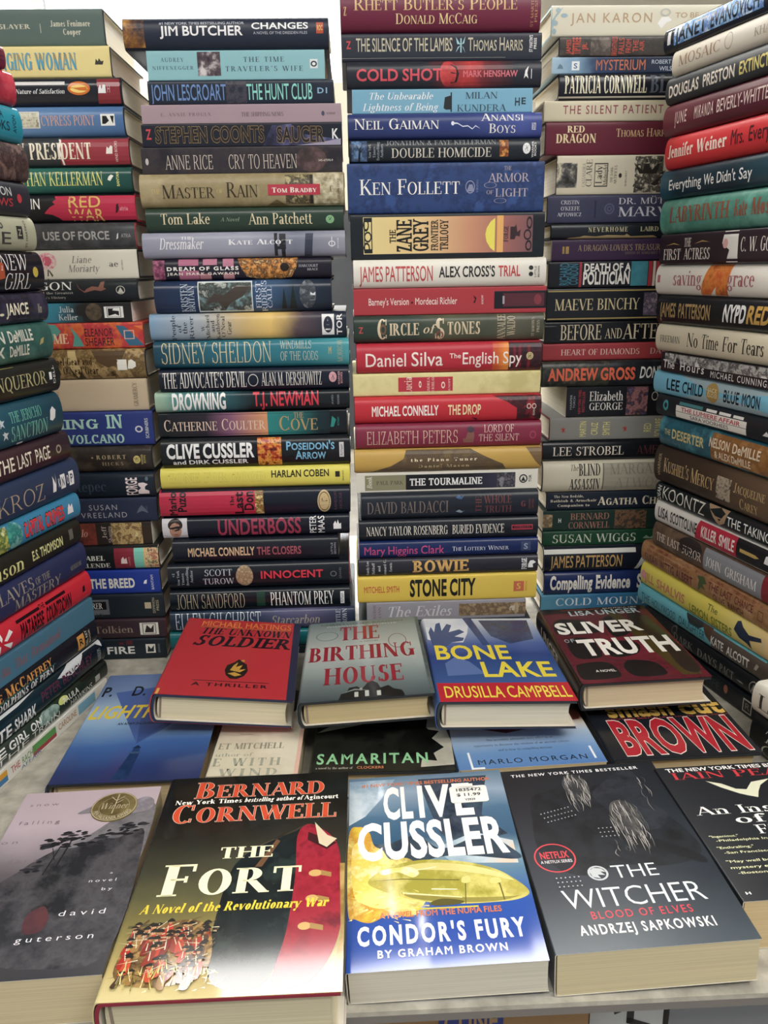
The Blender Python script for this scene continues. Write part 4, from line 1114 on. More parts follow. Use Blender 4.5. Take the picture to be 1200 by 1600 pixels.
STACK_B = '''
15|20|162|f|586c66|thick sage green hardback with small cream serif lettering, topmost by the window|r=.4;pg=fbf6ea
Sk|d0d0ba|-74,47|.46,.62|The Deerslayer
#|c8c8b0|62,63|.35,.6
S|d0d0ba|79,141|.52,.68|James Fenimore
S|d0d0ba|97,125|.30,.46|Cooper
~
73|25|173|f|ecda92|pale yellow hardback with sky blue shadowed serif capitals|r=.4;pg=fbeee0
S|b09a68|-62,121|.23,.75|THE HANGING WOMAN
S|4aa6cc|-63,120|.26,.78|THE HANGING WOMAN
P|3a3830|148 .4 150 .58 153 .5 155 .6 158 .5 162 .52 160 .4|-
~
122|40|191|h|20222c|black glossy hardback with a glowing orange oval and a maroon block|r=.15;pg=fbf6ea
#|94606a>d8d4d4@.5>c8c8c8|20,104|.72,.84
si|f0f0f0|20,103|.42,.58|e Nature of Satisfaction
o|d8742c|108,143|.36,.84
o|f8d878|112,139|.44,.72
P|8e3038|153 .0 155 .5 153 1 189 1 189 0|-
P|f0f0f0|155 .42 156 .6 159 .72 161 .55 163 .72 167 .7 167 .42|-
n|c8a0a0|169,174|.44,.7|H
~
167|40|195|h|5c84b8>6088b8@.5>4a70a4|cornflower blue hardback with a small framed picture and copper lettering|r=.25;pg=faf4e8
#|f0ece0|14,29|.36,.6
=|e0dcd0|32,64|.28,.82|.06
#|a8a890,d8d4c0,5a6048~120|33,62|.32,.78
s|dca88e|-10,28|.36,.68|MAN
s|dca88e|66,150|.36,.68|CYPRESS POINT
#|ecece8|159,181|.34,.72
P|1c1c20|161 .4 162 .66 168 .66 172 .5 166 .4|-
P|1c1c20|174 .66 180 .66 178 .4 176 .5|-
~
215|50|203|h|33373b|charcoal and crimson hardback with a torn white edge between and tall slab capitals|r=.3;pg=f6f0e4;bd=3a1c20
#|9c3440|95,203|.0,1
P|f0ece4|93 1 97 1 99 .85 96 .6 100 .2 101 .0 98 .0 97 .2 93 .6 96 .85|-
S|ece4ce|-52,145|.26,.80|AMERICAN PRESIDENT
P|f0ece4|167 .42 169 .66 172 .6 175 .7 178 .66 177 .42|-
nr|e0c8c0|181,185|.15,.85|WND BOOKS
~
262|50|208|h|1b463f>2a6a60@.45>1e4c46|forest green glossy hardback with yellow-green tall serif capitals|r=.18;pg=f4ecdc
s|dce086|-2,163|.30,.82|JONATHAN KELLERMAN
P|f0f0e8|170 .5 172 .62 176 .7 180 .65 177 .55 174 .45|-
Nr|dce086|184,188|.25,.8|BANTAM
~
303|60|212|h|17181e|black and red hardback split by a jagged edge, with stacked golden title|r=.3;pg=f6ece0;bd=c83048
P|c42c4c|92 1 88 .9 90 .82 84 .72 88 .64 80 .55 72 .38 70 .32 82 .28 92 .16 100 .0 212 .0 212 1|-
n|f4f4f0|-30,65|.48,.84|VINCE FLYNN
n|e0b866|107,160|.52,.92|RED
n|e0b866|108,162|.05,.46|WAR
P|3a1420|181 .3 183 .6 186 .65 187 .5 185 .35|-
s|e0a0a8|188,201|.4,.55|atria
~
348|60|213|h|4a4c50,3c3e42,54565a~50|stone grey hardback with silver block capitals, above the white one with a pink flower|r=.3;pg=f6eee2;bd=b84850
N|f0f0f0|-30,58|.33,.68|BRAD THOR
N|adadab|69,173|.36,.66|USE OF FORCE
P|e0e0e0|183 .35 185 .55 187 .6 186 .4|-
n|a8a8a8|191,206|.42,.56|ATRIA
~
390|60|215|f|e2dccc|thick off-white hardback with a fading pink flower and grey italic name|r=.45;pg=f4eee2
o|d86880,e8a0b0,e2dccc,d0506c~160|56,88|.35,.92
o|d8607a|66,80|.48,.8
P|5a5040|70 .02 73 .5 75 .5 72 .02|-
P|5a5040|78 .1 74 .3 75 .34 80 .16|-
si|8a8480|111,142|.56,.80|Liane
si|8a8480|104,153|.26,.50|Moriarty
s|6a6864|169,184|.42,.62|ae
sr|a09a94|188,191|.3,.65|amy einhorn
~
437|65|216|h|1f252b|dark hardback with big white serif word, two small lines and a brown bony creature|r=.3;pg=f8f2e6
s|f0f0ec|10,116|.58,.92|DRAGON
s|c0c0bc|20,116|.40,.50|Obsession, and the Greatest
s|c0c0bc|20,104|.20,.30|Mystery in Earth's History
P|8c5c50|121 .95 124 .7 130 .55 134 .5 137 .6 146 .72 156 .68 160 .9 166 .94 164 .66 168 .6 160 .5 150 .55 142 .5 134 .44 126 .6|-
0|c8c4b8|183,197|.35,.72|.85
P|c8c4b8|185 .4 190 .66 195 .4|-
~
473|65|206|p|2e7c9c>3c94b4@.5>3a8aa4@.62>2c2c2c@.75>242424~40|turquoise paperback darkening to black, with a two-line pale name and a white maze square|r=.35;pg=f6ece0
s|d4dcdc|93,116|.54,.84|Julia
s|d4dcdc|91,121|.14,.44|Keller
o|3a3430,6a5c48~160|134,160|.1,.98
#|f0f0ec|163,193|.22,.8
=|202020|167,189|.26,.76|.04
P|202020|169 .32 169 .7 178 .7 176 .6 186 .56 186 .32 180 .42 174 .36|-
~
504|70|224|f|d8442c,e0703c,c43444,d85030~30|orange-red hardback with teal brush strokes and dark narrow name|r=.4;pg=f0e4e0;bd=c83c40
P|5aa094|70 .02 82 .3 96 .7 88 .95 74 .98 60 .6|-
P|5aa094|112 .1 116 .5 110 .9 120 .6 126 .35 130 .1|-
P|3a6c8c|182 .9 188 .6 200 .1 224 .1 210 .5 196 .85|-
P|e87a40|176 .98 200 .98 224 .7 224 .98|-
S|f0cca8|58,107|.22,.60|HOME
n|4a2430|132,177|.48,.78|ELEANOR
n|4a2430|132,178|.12,.42|SHEARER
=|e0b0a0|194,210|.35,.7|.1
~
545|70|229|h|8e744a,6a5230,b89a68,4c3c28~45|brown hardback with a desert scene, dark lettering and white upright logo|r=.25;pg=ece4d4
P|c8b078|108 .98 112 .4 122 .05 128 .3 120 .98|-
P|5a4630|145 .98 155 .6 170 .4 190 .5 200 .98|-
S|453522|54,147|.50,.74|W. Michael Gear and
S|453522|56,155|.18,.44|Kathleen O'Neal Gear
#|f0ece0|185,200|.3,.66
P|f0ece0|201 .34 203 .62 208 .66 214 .56 214 .42 208 .34|-
~
592|72|230|f|cab698|plain tan hardback with one small upright word near its end|r=.6;pg=e6dcc8;bd=bca888
sr|6c5c48|207,214|.14,.88|GRAMERCY
sr|9a8a70|88,91|.3,.7|THE
~
643|80|239|f|2b3b82|indigo blue hardback with two lines of pale mint fat lettering|r=.45;pg=ece6da;bd=283464
b|aedaca|-4,154|.52,.80|SWIMMING
b|aedaca|166,192|.52,.92|IN
b|aedaca|30,92|.10,.36|THE
b|aedaca|102,193|.08,.34|VOLCANO
0|d0d0d8|210,222|.38,.58|.6
nr|d0d8d8|226,231|.2,.8|SCRIBNERS
~
697|85|239|h|3a3430,2c2622,4c4238~40|dark brown hardback with small spaced tan name and a cream round mark|r=.35;pg=e8e0cc
S|c8b890|90,120|.22,.46|WIDOW
o|a09070|145,148|.58,.64
Sw|a89876|153,201|.54,.70|ROBERT
Sw|988868|161,196|.28,.42|HICKS
o|ccbc6e|210,221|.34,.66
N|3a3430|212,219|.42,.58|W
nr|ccbc6e|222,225|.3,.7|WARNER
nr|ccbc6e|226,229|.35,.68|BOOKS
~
737|90|243|h|1a2533|near-black blue hardback with barely visible lettering and a white anvil mark|r=.3;pg=e4ddcc
s|3e4c5e|60,168|.30,.72|Chapultepec
Nr|ecdcdc|199,216|.1,.82|FORGE
P|ecdcdc|217 .15 217 .3 222 .4 218 .5 218 .6 226 .62 233 .55 228 .45 228 .34 234 .28 234 .15|-
o|5a6c7c|229,234|.68,.84
~
777|95|246|f|272f49|dark indigo hardback with fine angular lettering, above the painted brown one|r=.5;pg=f4ecdc
Lw|b8b6ba|139,186|.52,.74|SUSAN
Lw|b8b6ba|126,200|.20,.42|VREELAND
P|5a6478|213 .35 217 .55 222 .7 227 .55 232 .35 222 .45|-
nr|5a6478|228,231|.35,.65|VIKING
~
816|95|237|p|2a2624>6a342c@.15>4a2c28@.4>302824@.6~30|dark paperback with rust glow, upright spaced name and straw-coloured brushwork|r=.4;pg=eee6d2
#|6a342c,8a3c30,4a2824~60|122,150|.02,.98
si|d8a890|105,136|.40,.72|Otelo
#|b8985e,6a4c30,d0b478,7a5c38~110|174,222|.02,.98
#|3a2c20|222,237|.0,1
sr|c0b0a8|159,166|.3,.85|Jeff
sr|c0b0a8|168,174|.1,.85|Shapiro
P|d8c890|210 .35 212 .6 216 .5 214 .35|-
~
852|100|249|h|1b1f23|black hardback with white slab name, maroon block, mint band and flowers|r=.3;pg=e8e0d0
S|e6e6dc|125,166|.46,.66|ISABEL
S|e6e6dc|121,173|.14,.34|ALLENDE
#|8c2c3a|180,211|.0,1
P|e8d8d0|190 .3 191 .5 194 .6 196 .48 199 .56 200 .3|-
nr|c88088|202,205|.2,.6|HARPER
#|7accb8|211,226|.0,1
#|d8b878|226,229|.0,1
#|9a8a60,c85c50,e8d8a0,5a6a48,b04848~180|229,249|.0,1
~
890|100|251|f|223c9c|cobalt blue hardback with blocky white capitals, below the flowered end|r=.35;pg=e6dfce
H|ece8dc|140,211|.28,.66|THE BREED
H|ece8dc|80,132|.28,.66|RAISING
P|f0f0f0|224 .42 226 .56 230 .6 229 .42|-
nr|d0d4e8|236,240|.15,.8|BANTAM
~
928|105|256|f|202830|dark slate hardback with a silver panel and boxed white letters|r=.4;pg=e2dac8
#|a2a2aa@.0>b0b0b8@.35>808088@.5>40464c|100,170|.0,1
#|14161a|122,166|.4,.74
s|f0f0ec|126,160|.44,.68|HARRER
S|3a3c40|112,161|.1,.24|ICONS
#|c0b090|226,236|.4,.66
nr|b0a888|238,242|.2,.85|DOMINION
nr|b0a888|244,248|.3,.75|PRESS
~
967|108|260|f|3a2931|plum brown hardback with dim tan name and a white woodcut square|r=.45;pg=e0d6c0;bd=6a2830
s|9e8a7c|90,209|.32,.68|Simon Tolkien
#|e4e0d4|219,248|.18,.82
=|2c2428|223,244|.22,.78|.05
P|2c2428|226 .3 230 .7 236 .5 241 .72 240 .3|-
~
998|108|259|f|1a252f|dark blue-black hardback with bold white capitals, at the very bottom|r=.4;pg=ece6d6
#|5c2430|187,194|.74,.98
#|5c2430|198,208|.74,.94
N|ecece8|128,160|.3,.64|ON THE
N|ecece8|166,211|.30,.64|FIRE
#|e4e0d4|228,243|.3,.74
P|202830|230 .36 232 .68 236 .5 241 .68 240 .36|-
nr|80888c|247,250|.3,.75|GRAND
'''
STACK_A = '''
72|5|0|h|7a2440|maroon ribbed hardback, topmost and barely showing at the picture's edge|r=.3
#|5a1830|-40,4|.3,.36
#|5a1830|-40,4|.5,.56
#|5a1830|-40,4|.7,.76
~
112|19|0|h|c02c40,a8243c,d04050~30|crimson hardback with a creased wet-looking jacket, below the ribbed maroon one|r=.12
~
168|29|0|h|2590a8|bright teal hardback with dark upright lettering near its rounded end|r=.2
n|1c3440|-34,3|.6,.82|BOOKS A
n|1c3440|-40,12|.28,.52|BROOKS
nr|1c3440|17,22|.25,.75|AVON
~
226|38|0|h|5c4640,3c2c2c,80625a,4a3838~45|brown leathery-patterned hardback, below the bright teal one|r=.25
~
286|42|0|h|292932|black hardback with silver and red narrow capitals and a red dot|r=.35
n|c4c4c4|-60,17|.56,.80|REVOLUTION
n|c03a44|-60,17|.26,.48|ANDREWS
o|c43844|24,31|.38,.64
~
340|51|0|h|a9a98f|grey-green hardback with dark rounded capitals and a small black square|r=.45
n|3c3c38|-60,4|.62,.92|COAST'S
n|3c3c38|-60,15|.18,.52|SIDE
#|2c2c2c|24,33|.34,.72
N|a9a98f|26,31|.44,.62|Z
nr|4a4a44|37,40|.1,.9|ST MARTIN'S
~
393|62|0|h|1a1620|black glossy hardback with large slanted white serif words and a yellow dot|r=.18
P|b05030|-10 .3 4 .35 4 .7 -10 .8|-
li|ece8e4|-2,41|.54,.92|NEW
li|ece8e4|1,44|.08,.46|GIRL
o|c8b048|48,56|.36,.62
~
455|70|0|h|2b273a,221e2e,38344c~30|dark violet hardback with bold cream name in capitals|r=.2
N|e8e0c6|-60,5|.30,.66|J.A.
N|e8e0c6|8,42|.30,.66|JANCE
si|c0b8a8|56,62|.3,.6|Wm
~
501|76|0|h|38685e,2c5650,447468~40|moss teal hardback with two stacked lines of cream capitals|r=.3
N|d4d2c4|-60,7|.56,.84|NELSON
N|d4d2c4|12,50|.56,.84|DeMILLE
N|d4d2c4|-44,3|.20,.46|ALEX
N|d4d2c4|11,42|.20,.46|DeMILLE
P|b0a060|58 .4 61 .55 66 .6 64 .45|-
~
558|88|0|h|20201c|black hardback with thin olive-gold serif capitals and a white mark at its end|r=.25
#|c8b060|-40,26|.93,1
s|b8b07e|-34,70|.32,.70|CONQUEROR
#|f0f0f0|74,78|.4,.62
nr|d0d0d0|80,83|.25,.8|DELL
~
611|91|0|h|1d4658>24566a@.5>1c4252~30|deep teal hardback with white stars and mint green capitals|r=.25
P|c8d4dc|-2 .72 1 .66 5 .66 2 .6 4 .5 0 .56 -3 .5 -2 .6 -5 .66 -2 .66|-
P|c8d4dc|2 .42 5 .38 9 .38 6 .32 8 .22 4 .28 1 .22 2 .32 -1 .38 2 .38|-
s|70c0aa|14,63|.56,.80|THE JERICHO
s|70c0aa|13,71|.14,.48|SANCTION
#|e8e8e8|24,33|.04,.08
P|e8e8e8|74 .4 76 .62 80 .7 84 .6 82 .42 78 .36|-
~
673|105|0|h|38242c>4a2c30@.2>32222c|brown-violet hardback with plain cream narrow capitals and a small crescent|r=.25
n|ece2d0|-8,21|.30,.74|THE
n|ece2d0|25,48|.30,.74|LAST
n|ece2d0|53,76|.30,.74|PAGE
0|a09080|85,93|.36,.66|.6
~
714|118|0|h|293959|dusk blue hardback with curly bronze lettering and tiny boxed letters|r=.4
l|b4a288|-30,68|.22,.66|AKROZ
P|f0f0f0|79 .3 81 .75 84 .5 86 .8 84 .3|-
#|f0f0f0|92,99|.3,.7
#|f0f0f0|105,112|.3,.7
N|293959|93.5,97.5|.38,.62|N
N|293959|106.5,110.5|.38,.62|P
n|f0f0f0|88,91|.38,.62|K
n|f0f0f0|101,104|.38,.62|O
~
769|121|0|h|3a86ae|sky-teal hardback with red cartoon capitals, a green globe and yellow branches|r=.2
#|c8c860,4a6a30,e0e0a0~90|-60,12|.05,.95
o|5ac0a8,2a7a7a,a0e0d0~40|10,33|.02,1
Hg|1c2c38|36,66|.24,.78|CAPITAL
H|e03c40|36,66|.26,.76|CAPITAL
Hg|1c2c38|69,98|.24,.78|CRIMES
H|e03c40|69,98|.26,.76|CRIMES
P|f0f0f0|103 .35 104 .6 107 .75 108 .6 111 .7 112 .35|-
~
809|122|0|h|21211b|black hardback with pale yellow decorative lettering, above the plain indigo one|r=.4
s|dede92|-34,36|.22,.74|Poison
N|dede9a|48,96|.32,.66|E.S. THOMSON
#|6a6a60|106,112|.35,.75
~
846|130|0|h|272f58|plain indigo hardback with two lines of pale bronze serif capitals|r=.45
s|9c9484|-12,52|.50,.84|SLAVES
s|9c9484|54,77|.54,.74|OF THE
s|9c9484|20,92|.14,.46|MASTERY
s|8a8878|107,124|.34,.5|MORROW
~
891|138|0|h|d22a3a|vivid red hardback with a white pinwheel and dark condensed capitals|r=.2
#|2c1018|26,62|.76,.86
#|2c1018|72,102|.76,.86
n|2c1018|62,70|.74,.9|THE
H|2c1018|30,66|.16,.66|MATARESE
H|2c1018|70,109|.16,.66|COUNTDOWN
P|f4f0ea|0 .5 -8 .9 -2 .98 2 .6|-
P|f4f0ea|4 .5 14 .75 18 .62 8 .44|-
P|f4f0ea|2 .4 16 .3 14 .12 6 .3|-
P|f4f0ea|-2 .4 -4 .05 -12 .1 -6 .4|-
P|f4f0ea|-4 .5 -20 .62 -22 .78 -6 .58|-
P|1c1820|126 .4 127 .6 130 .62 130 .4|-
~
933|142|0|p|46768e|thin steel blue paperback with rust-coloured italic lettering|r=.35
si|9a5c58|-14,14|.30,.68|The Man
si|9a5c58|20,40|.30,.68|That
si|9a5c58|46,92|.30,.68|Remained
~
967|148|0|h|1a1e27|black hardback with an orange name line over a white title line|r=.25
Sk|e09a50|-34,80|.50,.86|Anne McCaffrey
S|f0f0ea|-30,82|.14,.42|THE DOLPHINS OF PERN
#|2a8a78|-30,84|.45,.47
#|d89a48|120,130|.2,.82
N|1a1e27|122,128|.36,.66|R
nr|d0c8b0|132,135|.15,.85|DEL REY
nr|d0c8b0|137,139|.2,.8|BOOK
~
995|160|0|h|142230>18303a@.4>101c28|dark teal-black hardback with a white fin shape and dim plum name|r=.2
P|d8dcdc|90 .78 110 .55 124 .66 132 .95 150 .98 158 .7 158 .98 110 .98|-
P|d8dcdc|-20 .9 30 .9 60 .98 -20 .98|-
N|f0f0ee|-50,16|.12,.56|WHITE
N|f0f0ee|20,54|.12,.56|SHARK
N|5c2c3e|63,92|.40,.76|PETER
N|5c2c3e|96,142|.40,.74|BENCHLEY
nr|9aa0a0|150,155|.2,.7|RANDOM
~
1030|165|0|h|282e2a>3a4440@.2>283a2c@.5>202422~40|grey-black hardback with green glow and two lines of white lettering|r=.25
o|a8c0b8,6a8880,c8d8d0~80|60,92|.3,1
o|d8e080|92,106|.6,.95
N|f0f0ea|-50,10|.52,.88|THE
N|f0f0ea|14,44|.52,.88|GIRL
N|f0f0ea|48,65|.52,.88|ON
L|e0e0da|-10,44|.12,.46|THE
L|e0e0da|48,92|.12,.46|TRAIN
n|f0f0ea|98,122|.54,.84|PAULA
L|e0e0da|108,142|.16,.46|HAWKINS
#|1a1a18|128,150|.86,.98
#|b0b0a8|147,154|.25,.6
~
1059|165|0|p|e4e2d6|white paperback banded in green, red and blue, flat on the table under its stack|r=.4
#|e0a030|-60,10|.5,1
#|3a7ab0|-60,10|.0,.5
#|5a9a50|50,86|.42,1
#|a83840|50,86|.0,.42
#|7ab0c8|121,147|.0,1
n|b84848|16,30|.34,.74|THE
n|5a8a50|33,56|.34,.74|RACHEL
n|5a78a0|30,62|.06,.28|AFFAIR
n|b07840|90,118|.36,.74|CAROLINE
'''
STACK_F = '''
46|1040|0|h|1a2130|black hardback with icy blue shimmering capitals, topmost of its stack|r=.2
#|f0f0f0|1045,1050|.3,.8
#|5a90d0,a8d0f4,4878c0,d8ecff~60|1055,1196|.2,.9
N|1a2130|1058,1106|.28,.80|JANET
N|1a2130|1112,1190|.28,.80|EVANOVICH
~
80|1053|0|h|dcd2bc>e0d8c8@.6>d8b898@.8>e0d4c0|cream hardback with taupe serif capitals and a curled initial|r=.4;bd=8a4a40
s|a8876e|1062,1128|.32,.72|MOSAIC
0|b0a090|1134,1147|.25,.85|.86
s|a09884|1181,1230|.34,.62|KHALED
~
124|1043|0|h|2f3337>3a3e42@.5>282c30|graphite hardback with cream and yellow condensed bold capitals|r=.4
N|ece2d2|1047,1094|.25,.66|DOUGLAS
N|ece2d2|1100,1151|.25,.66|PRESTON
N|e6d67e|1157,1228|.25,.66|EXTINCTION
~
166|1040|0|h|74303c>5c2430@.4>6a2834|dark wine hardback with thin widely spaced pale capitals|r=.3
nw|e4ccc4|1057,1076|.34,.70|JUNE
nw|e4ccc4|1087,1118|.34,.70|MIRANDA
n|e4ccc4|1122,1236|.34,.70|BEVERLY-WHITTEMORE
~
215|1043|0|h|da3237|bright vermilion hardback with cream fat-thin name lettering|r=.35
S|f4e4d2|1047,1085|.34,.72|Jennifer
S|f4e4d2|1091,1138|.34,.72|Weiner
n|4c1a20|1144,1166|.34,.74|Mrs.
n|4c1a20|1172,1240|.34,.74|Everything
~
268|1035|0|h|2a5a6e@.0>1c3644@.15>1a2e3a@.5>2a4c58@.8>1c3440~30|midnight teal hardback with plain white sentence lettering|r=.25
n|ecece8|1047,1098|.30,.64|Everything
n|ecece8|1102,1118|.30,.64|We
n|ecece8|1122,1152|.30,.64|Didn't
n|ecece8|1157,1178|.30,.64|Say
~
313|1036|0|h|579887,4a8878,68a898~30|sea-green hardback with weathered bronze serif lettering|r=.3
S|94543e|1049,1142|.32,.76|LABYRINTH
S|94543e|1150,1171|.34,.76|Kate
S|94543e|1177,1222|.34,.76|Mosse
~
367|1036|0|f|2c1e27|aubergine-black hardback with a white gown picture between title and name|r=.3
s|ece4d8|1072,1083|.56,.84|THE
s|ece4d8|1041,1068|.14,.50|FIRST
s|ece4d8|1073,1114|.14,.50|ACTRESS
P|b89858|1044 .62 1056 .7 1066 .62 1056 .66|-
P|b89858|1088 .64 1100 .74 1112 .68 1100 .7|-
P|e0dcd4|1132 .6 1134 .98 1156 .98 1158 .02 1140 .02 1144 .4|-
o|d8a8a0|1133,1141|.45,.75
s|ece4d8|1161,1250|.34,.76|C. W. GORTNER
~
413|1028|0|h|ebe5d9|white hardback with an orange cloth picture splitting rose lower-case lettering|r=.4
P|d8602c,e88a3c,a83c20~60|1108 .98 1144 .98 1138 .02 1118 .02 1122 .3 1110 .02 1096 .02 1100 .4|-
s|aa5c66|1054,1099|.32,.80|saving
s|aa5c66|1139,1182|.32,.80|grace
#|c06878|1030,1034|.4,.65
~
460|1029|0|h|1b1d23|black hardback with brown, white and gold condensed capitals|r=.25
N|b0905f|1034,1058|.26,.72|JAMES
N|b0905f|1062,1112|.26,.72|PATTERSON
Hi|f0f0ec|1131,1167|.26,.76|NYPD
Hi|d0a452|1168,1206|.26,.76|RED
~
505|1028|0|h|ddd2b6|ivory hardback with elegant black serif lettering|r=.45
s|4a463e|1034,1065|.36,.60|FREEMAN
s|26241f|1075,1093|.30,.78|No
s|26241f|1098,1125|.30,.78|Time
s|26241f|1131,1154|.30,.78|For
s|26241f|1159,1197|.30,.78|Tears
~
549|1036|0|p|25232b|thin black paperback with blurred grey streaks and spaced white lettering|r=.25
#|25232b,c0c0bc,4a484c,e0e0dc~55|1040,1240|.5,.97
n|e8e8e8|1038,1056|.2,.62|The
nw|e8e8e8|1064,1104|.2,.62|Hours
nw|e0e0e0|1112,1150|.12,.42|MICHAEL
nw|e0e0e0|1154,1226|.12,.42|CUNNINGHAM
~
577|1024|0|h|7ac2de|light sky blue hardback with dark bold capitals and a tan oval seal|r=.25
P|a0b8c0|1060 .98 1110 .55 1150 .6 1240 .98|-
P|a0b8c0|1060 .02 1110 .4 1150 .4 1240 .02|-
N|1a2a38|1043,1064|.26,.72|LEE
N|1a2a38|1068,1101|.26,.72|CHILD
o|b09050|1105,1125|.1,.9
n|f0e0b0|1108,1122|.52,.68|JACK
n|f0e0b0|1107,1123|.32,.48|REACHER
N|1a2a38|1132,1157|.26,.72|BLUE
N|1a2a38|1161,1190|.26,.72|MOON
~
614|1028|0|h|1b232b|black hardback with a white film-frame panel and red title|r=.3
#|4a8a90|1062,1098|.72,.86
#|f0f0ea|1104,1120|.72,.84
#|f0f0ea|1124,1142|.72,.84
#|f0f0ea|1146,1162|.72,.84
#|f2eee4|1058,1168|.12,.68
#|26282c|1058,1168|.39,.41
N|c43a4a|1066,1158|.44,.62|THE LUMIERE AFFAIR
n|33343a|1080,1140|.18,.34|SARA VOORHEES
0|4aa0a8|1038,1046|.3,.8|.5
P|d8d8d0|1194 .3 1200 .5 1206 .3|-
~
649|1034|0|h|2a6a7c,245868,4a90a0~45|hardback split teal and wood brown with yellow and cream capitals|r=.3
#|a8743e,8a5c30,b8844c~60|1113,1300|.0,1
n|dccc86|1041,1050|.44,.62|THE
N|dccc86|1052,1102|.36,.66|DESERTER
N|ecdcc0|1110,1142|.48,.76|NELSON
N|ecdcc0|1146,1190|.48,.76|DeMILLE
N|ecdcc0|1119,1176|.16,.38|& ALEX DeMILLE
~
693|1027|0|h|382c26>44342a@.4>6a5440@.8>4a3a30~30|thick dark bronze hardback with swirling gold lettering and a small figure|r=.3
sk|dcbc84|1040,1079|.36,.72|Kushiel's
sk|dcbc84|1082,1118|.34,.70|Mercy
#|5c5048,c0b098,2c2622~140|1122,1144|.2,.75
sk|dcbc84|1149,1198|.50,.72|Jacqueline
sk|dcbc84|1159,1188|.16,.40|Carey
nr|c0a880|1031,1035|.2,.8|WARNER
~
752|1026|0|h|1d2327|black hardback with very tall thin white capitals and a sandy torn patch|r=.25
nr|e0e0dc|1029,1034|.1,.9|DEAN
L|e0dcd2|1036,1102|.22,.92|KOONTZ
P|b09070|1106 .98 1138 .98 1134 .3 1124 .05 1116 .4|-
P|1d2327|1110 .75 1124 .98 1134 .8 1126 .3|-
n|ecece8|1137,1159|.26,.72|THE
n|ecece8|1163,1206|.26,.72|TAKING
~
780|1026|0|h|e6e2da|white hardback with a red band and a black end holding a brass bullet|r=.35
#|c42a42|1093,1152|.0,1
#|1a1c22|1152,1300|.0,1
P|c42a42|1086 .0 1093 1 1093 .0|-
N|26262a|1030,1046|.28,.74|LISA
N|26262a|1049,1090|.28,.74|SCOTTOLINE
N|f4f0e8|1097,1121|.28,.74|KILLER
N|f4f0e8|1125,1149|.28,.74|SMILE
#|c8a860|1158,1182|.42,.56
P|c8a860|1182 .42 1188 .49 1182 .56|-
P|f0f0f0|1196 .4 1198 .7 1202 .75 1206 .4|-
~
813|1023|0|h|6b5242,5a4436,7a6250~30|brown and grey hardback with a shadowed tree and red far end|r=.35
o|30282a|1062,1098|.3,1
#|8c8e94|1101,1192|.0,1
#|8a2430|1192,1300|.0,1
s|ece0d0|1028,1042|.32,.64|THE
s|ece0d0|1045,1064|.32,.64|LAST
s|ece0d0|1068,1098|.32,.64|JUROR
s|f0ece8|1105,1129|.30,.64|JOHN
s|f0ece8|1135,1184|.30,.64|GRISHAM
~
843|1005|0|h|b2845c,9c7048,c0946c~40|rust-tan hardback with dark red lettering and a small green sprig|r=.35
#|7c3c28,b2845c~90|1005,1300|.82,1
n|7a3028|1012,1078|.60,.74|NEW YORK TIMES BESTSELLING AUTHOR
Nw|6c2430|1010,1030|.14,.52|SUSAN
N|6c2430|1033,1055|.14,.52|WITTIG
N|6c2430|1058,1084|.14,.52|ALBERT
P|4a5c38|1092 .1 1094 .6 1090 .75 1096 .8 1100 .95 1102 .75 1106 .6 1100 .5 1104 .3 1098 .35|-
n|6c2430|1108,1124|.46,.76|THE
n|6c2430|1127,1145|.46,.76|LAST
n|6c2430|1149,1178|.46,.76|CHANCE
n|4c2028|1116,1135|.08,.36|OLIVE
n|4c2028|1139,1164|.08,.36|RANCH
=|6c4830|1186,1194|.3,.7|.1
~
876|1004|0|h|ead95a>ead860@.6>ecd880@.8>e8c490|lemon yellow paper-jacketed hardback with a dark bluebird|r=.35
o|e8a0a0|1004,1011|.3,.7
N|d4806c|1010,1024|.28,.64|JILL
N|d4806c|1028,1072|.28,.64|SHALVIS
N|7e8a2c|1079,1109|.14,.46|LEMON
N|7e8a2c|1113,1146|.14,.46|SISTERS
n|6a6a3a|1106,1122|.62,.86|The
P|2a3650|1149 .5 1152 .85 1156 .9 1162 .75 1172 .6 1190 .72 1192 .6 1174 .42 1178 .1 1170 .25 1158 .3|-
n|d8d0b0|1192,1197|.3,.7|W
~
910|999|0|h|6abaca|aqua hardback ending in grey-brown, with dark teal and white condensed capitals|r=.3
P|33393c|1070 .98 1078 .6 1092 .6 1104 .98|-
#|5c5048@.0>5c5048|1112,1300|.0,1
P|5c4436|1096 .98 1104 .5 1112 .3 1112 .98|-
n|2a5a6c|1004,1017|.24,.64|THE
n|2a5a6c|1020,1057|.24,.64|HOLLYWOOD
n|2a5a6c|1062,1103|.24,.64|DAUGHTER
N|ecece4|1112,1132|.26,.66|KATE
N|ecece4|1137,1172|.26,.66|ALCOTT
P|b0a898|1180 .4 1183 .7 1187 .65 1184 .4|-
~
945|1008|0|h|191d23|black hardback with wispy grey serif capitals and a ring at its near end|r=.3
0|5a5a58|1050,1058|.5,.98|.7
s|908f88|1054,1084|.24,.64|DARK
s|908f88|1091,1122|.24,.64|DAYS
s|908f88|1126,1148|.24,.64|PACT
P|908f88|1152 .42 1160 .46 1164 .4 1158 .36|-
0|8a8880|1172,1186|.2,.85|.82
P|8a8880|1175 .3 1179 .75 1183 .3 1180 .4|-
~
976|1012|0|f|131820|black hardback with a square outlined mark, lowest of its stack on the table|r=.35
n|2c3a4a|1070,1128|.3,.7|AFTERLIFE
o|a06048|1134,1140|.4,.85
=|b0b0a8|1164,1178|.18,.85|.1
N|70706a|1167,1175|.36,.66|R
'''
